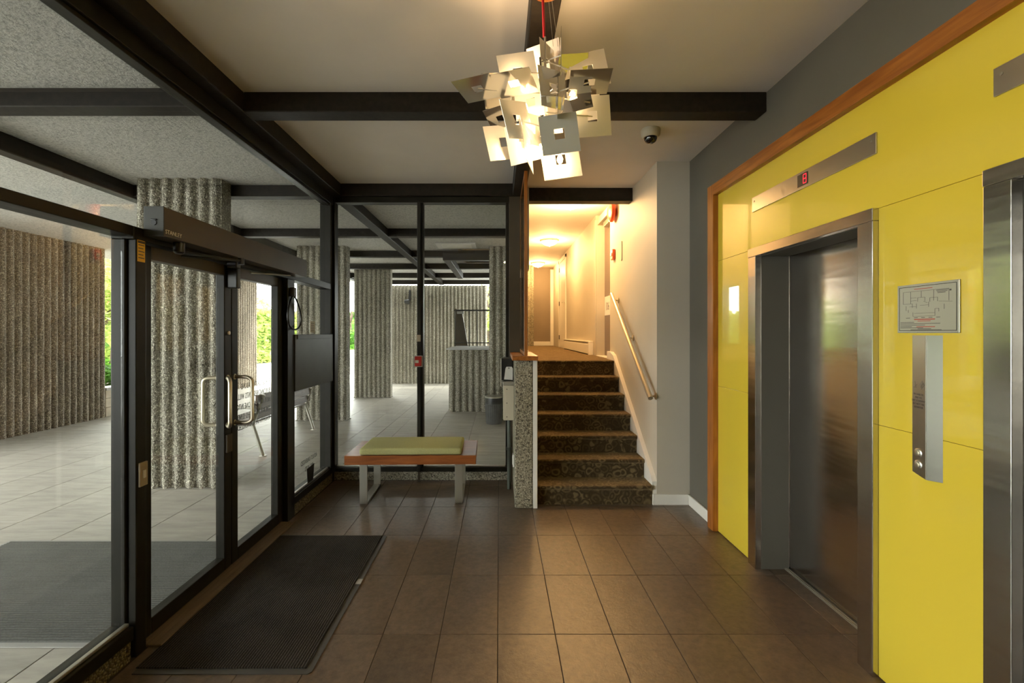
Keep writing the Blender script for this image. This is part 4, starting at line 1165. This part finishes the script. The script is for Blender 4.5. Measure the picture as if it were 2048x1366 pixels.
# ------------------------------------------------------------------ greenery
lr = random.Random(11)
def leaves(mb, n, pick, size, flat=0.5):
    vs, fs = [], []
    for _ in range(n):
        c = Vector(pick()); s = size * lr.uniform(0.6, 1.3)
        u = Vector((lr.uniform(-1, 1), lr.uniform(-1, 1), lr.uniform(-1, 1) * flat)).normalized()
        w = u.cross(Vector((lr.uniform(-1, 1), lr.uniform(-1, 1), lr.uniform(-1, 1)))).normalized()
        o = len(vs)
        vs += [c - u * s, c + w * s * 0.45, c + u * s, c - w * s * 0.45]
        fs.append((o, o + 1, o + 2, o + 3))
    mb.add(vs, fs)
    return mb
def hedge(name, label, x0, x1, y0, y1, z0, z1, n, size, mat, core):
    t = thing(name, label, 'hedge', ((x0 + x1) / 2, (y0 + y1) / 2, z0))
    MB().bbox(x0 + .25, x1 - .25, y0 + .1, y1 - .1, z0, z1 - .25, 0.1).build('inner_mass', core, t)
    def pick():
        r = lr.random()
        if r < .75: return (x1 + lr.gauss(-0.12, 0.14), lr.uniform(y0, y1), lr.uniform(z0, z1))
        return (lr.uniform(x0, x1), lr.uniform(y0, y1), z1 + lr.gauss(-0.1, 0.12))
    leaves(MB(), n, pick, size).build('foliage', mat, t, 'stuff')
    return t
hedge('ivy_hedge', 'tall bright green ivy hedge beyond the driveway', -17.0, -15.6, 2.0, 43.2, -0.145, 3.1, 16000, 0.20, 'leaf_yellow', 'leaf_green')
hedge('ivy_hedge', 'green ivy hedge closing the far end of the driveway', -17.0, -6.0, 44.4, 45.6, -0.145, 3.4, 6000, 0.24, 'leaf_green', 'leaf_green')
def tree(label, x, y, h, r, zc, n, size, mat, squash=0.7):
    t = thing('tree', label, 'tree', (x, y, -0.145))
    pts = [(x, y, -0.145), (x + .05, y, h * .3), (x - .08, y + .05, h * .6), (x + .05, y, h * .85)]
    tr = MB().tube(pts, [0.17, 0.13, 0.09, 0.04], 10)
    for k in range(6):
        an = k * 1.05; tr.tube([(x, y, h * (.35 + .06 * k)), (x + r * .6 * math.cos(an), y + r * .6 * math.sin(an), h * (.55 + .06 * k))], [0.06, 0.02], 7)
    tr.build('trunk', 'bark', t)
    cl = [(Vector((x, y, zc)) + Vector((lr.gauss(0, r * .5), lr.gauss(0, r * .5), lr.gauss(0, r * .4))), lr.uniform(.35, .6) * r) for _ in range(22)]
    def pick():
        c, q = lr.choice(cl)
        d = Vector((lr.gauss(0, 1), lr.gauss(0, 1), lr.gauss(0, 1))).normalized() * q * lr.uniform(.6, 1)
        d.z *= squash
        return c + d
    leaves(MB(), n, pick, size).build('foliage', mat, t, 'stuff')
    return t
tree('yellow green tree behind the hedge, seen through the right door leaf', -22.5, 36.0, 7.5, 3.4, 4.8, 5200, 0.20, 'leaf_autumn')
tree('yellow green tree rising behind the hedge left of the far wall', -21.5, 26.0, 7.0, 2.8, 4.8, 4200, 0.18, 'leaf_yellow')
tree('leafy green tree at the end of the left fluted wall', -11.2, 13.0, 4.6, 1.7, 2.7, 6500, 0.085, 'leaf_yellow')
tree('small reddish tree behind the planter', -13.6, 16.6, 4.6, 1.1, 2.9, 2600, 0.08, 'leaf_autumn')
tree('far green tree showing between the back columns', -9.8, 31.0, 3.6, 1.4, 1.0, 2500, 0.16, 'leaf_green')
tree('pale green tree behind the right end of the back fluted wall', -0.6, 24.0, 4.4, 1.6, 2.5, 2500, 0.14, 'leaf_yellow')
def shrub(label, x, y, z, r, n, size, mat):
    t = thing('shrub', label, 'shrub', (x, y, z))
    st_ = MB()
    for k in range(5):
        an = k * 1.3; st_.tube([(x, y, z), (x + r * .5 * math.cos(an), y + r * .5 * math.sin(an), z + r)], [0.015, 0.006], 6)
    st_.build('stems', 'bark', t)
    def pick():
        d = Vector((lr.gauss(0, 1), lr.gauss(0, 1), abs(lr.gauss(0, 1)))).normalized() * r * lr.uniform(.6, 1)
        return Vector((x, y, z + .04)) + d
    leaves(MB(), n, pick, size).build('foliage', mat, t, 'stuff')
shrub('bright green shrub in the stone planter at the wall end', -8.55, 10.0, 0.46, 0.55, 1600, 0.06, 'leaf_green')
shrub('blue green conifer shrub behind the planter shrub', -9.9, 10.2, 0.46, 0.8, 2000, 0.07, 'leaf_grey')
shrub('yellowish groundcover shrub across the driveway', -14.0, 27.4, -0.145, 0.7, 1300, 0.10, 'leaf_yellow')
rk = thing('landscape_rock', 'large pale rock beside the far hedge', 'rock', (-13.6, 31.0, -0.145))
bm = bmesh.new(); bmesh.ops.create_icosphere(bm, subdivisions=3, radius=1.0)
for v in bm.verts:
    v.co = Vector((-13.6, 31.0, 0.0)) + Vector((v.co.x * 1.5, v.co.y * 1.2, v.co.z * 0.9)) * (1 + 0.12 * math.sin(v.co.x * 5 + v.co.y * 7) + lr.uniform(-.03, .03))
bm.verts.index_update()
MB().add([v.co[:] for v in bm.verts], [[q.index for q in f.verts] for f in bm.faces], False).build('stone', 'concrete', rk)
bm.free()

cpn = thing('concrete_planter', 'grey concrete planter box between the two farther columns', 'planter', (-6.9, 20.3, -0.145))
MB().bbox(-7.6, -6.25, 20.0, 20.7, -0.145, 0.86, 0.01).build('box', 'concrete', cpn)
MB().bbox(-7.5, -6.35, 20.1, 20.6, 0.84, 0.88, 0.01).build('earth', 'soil', cpn)
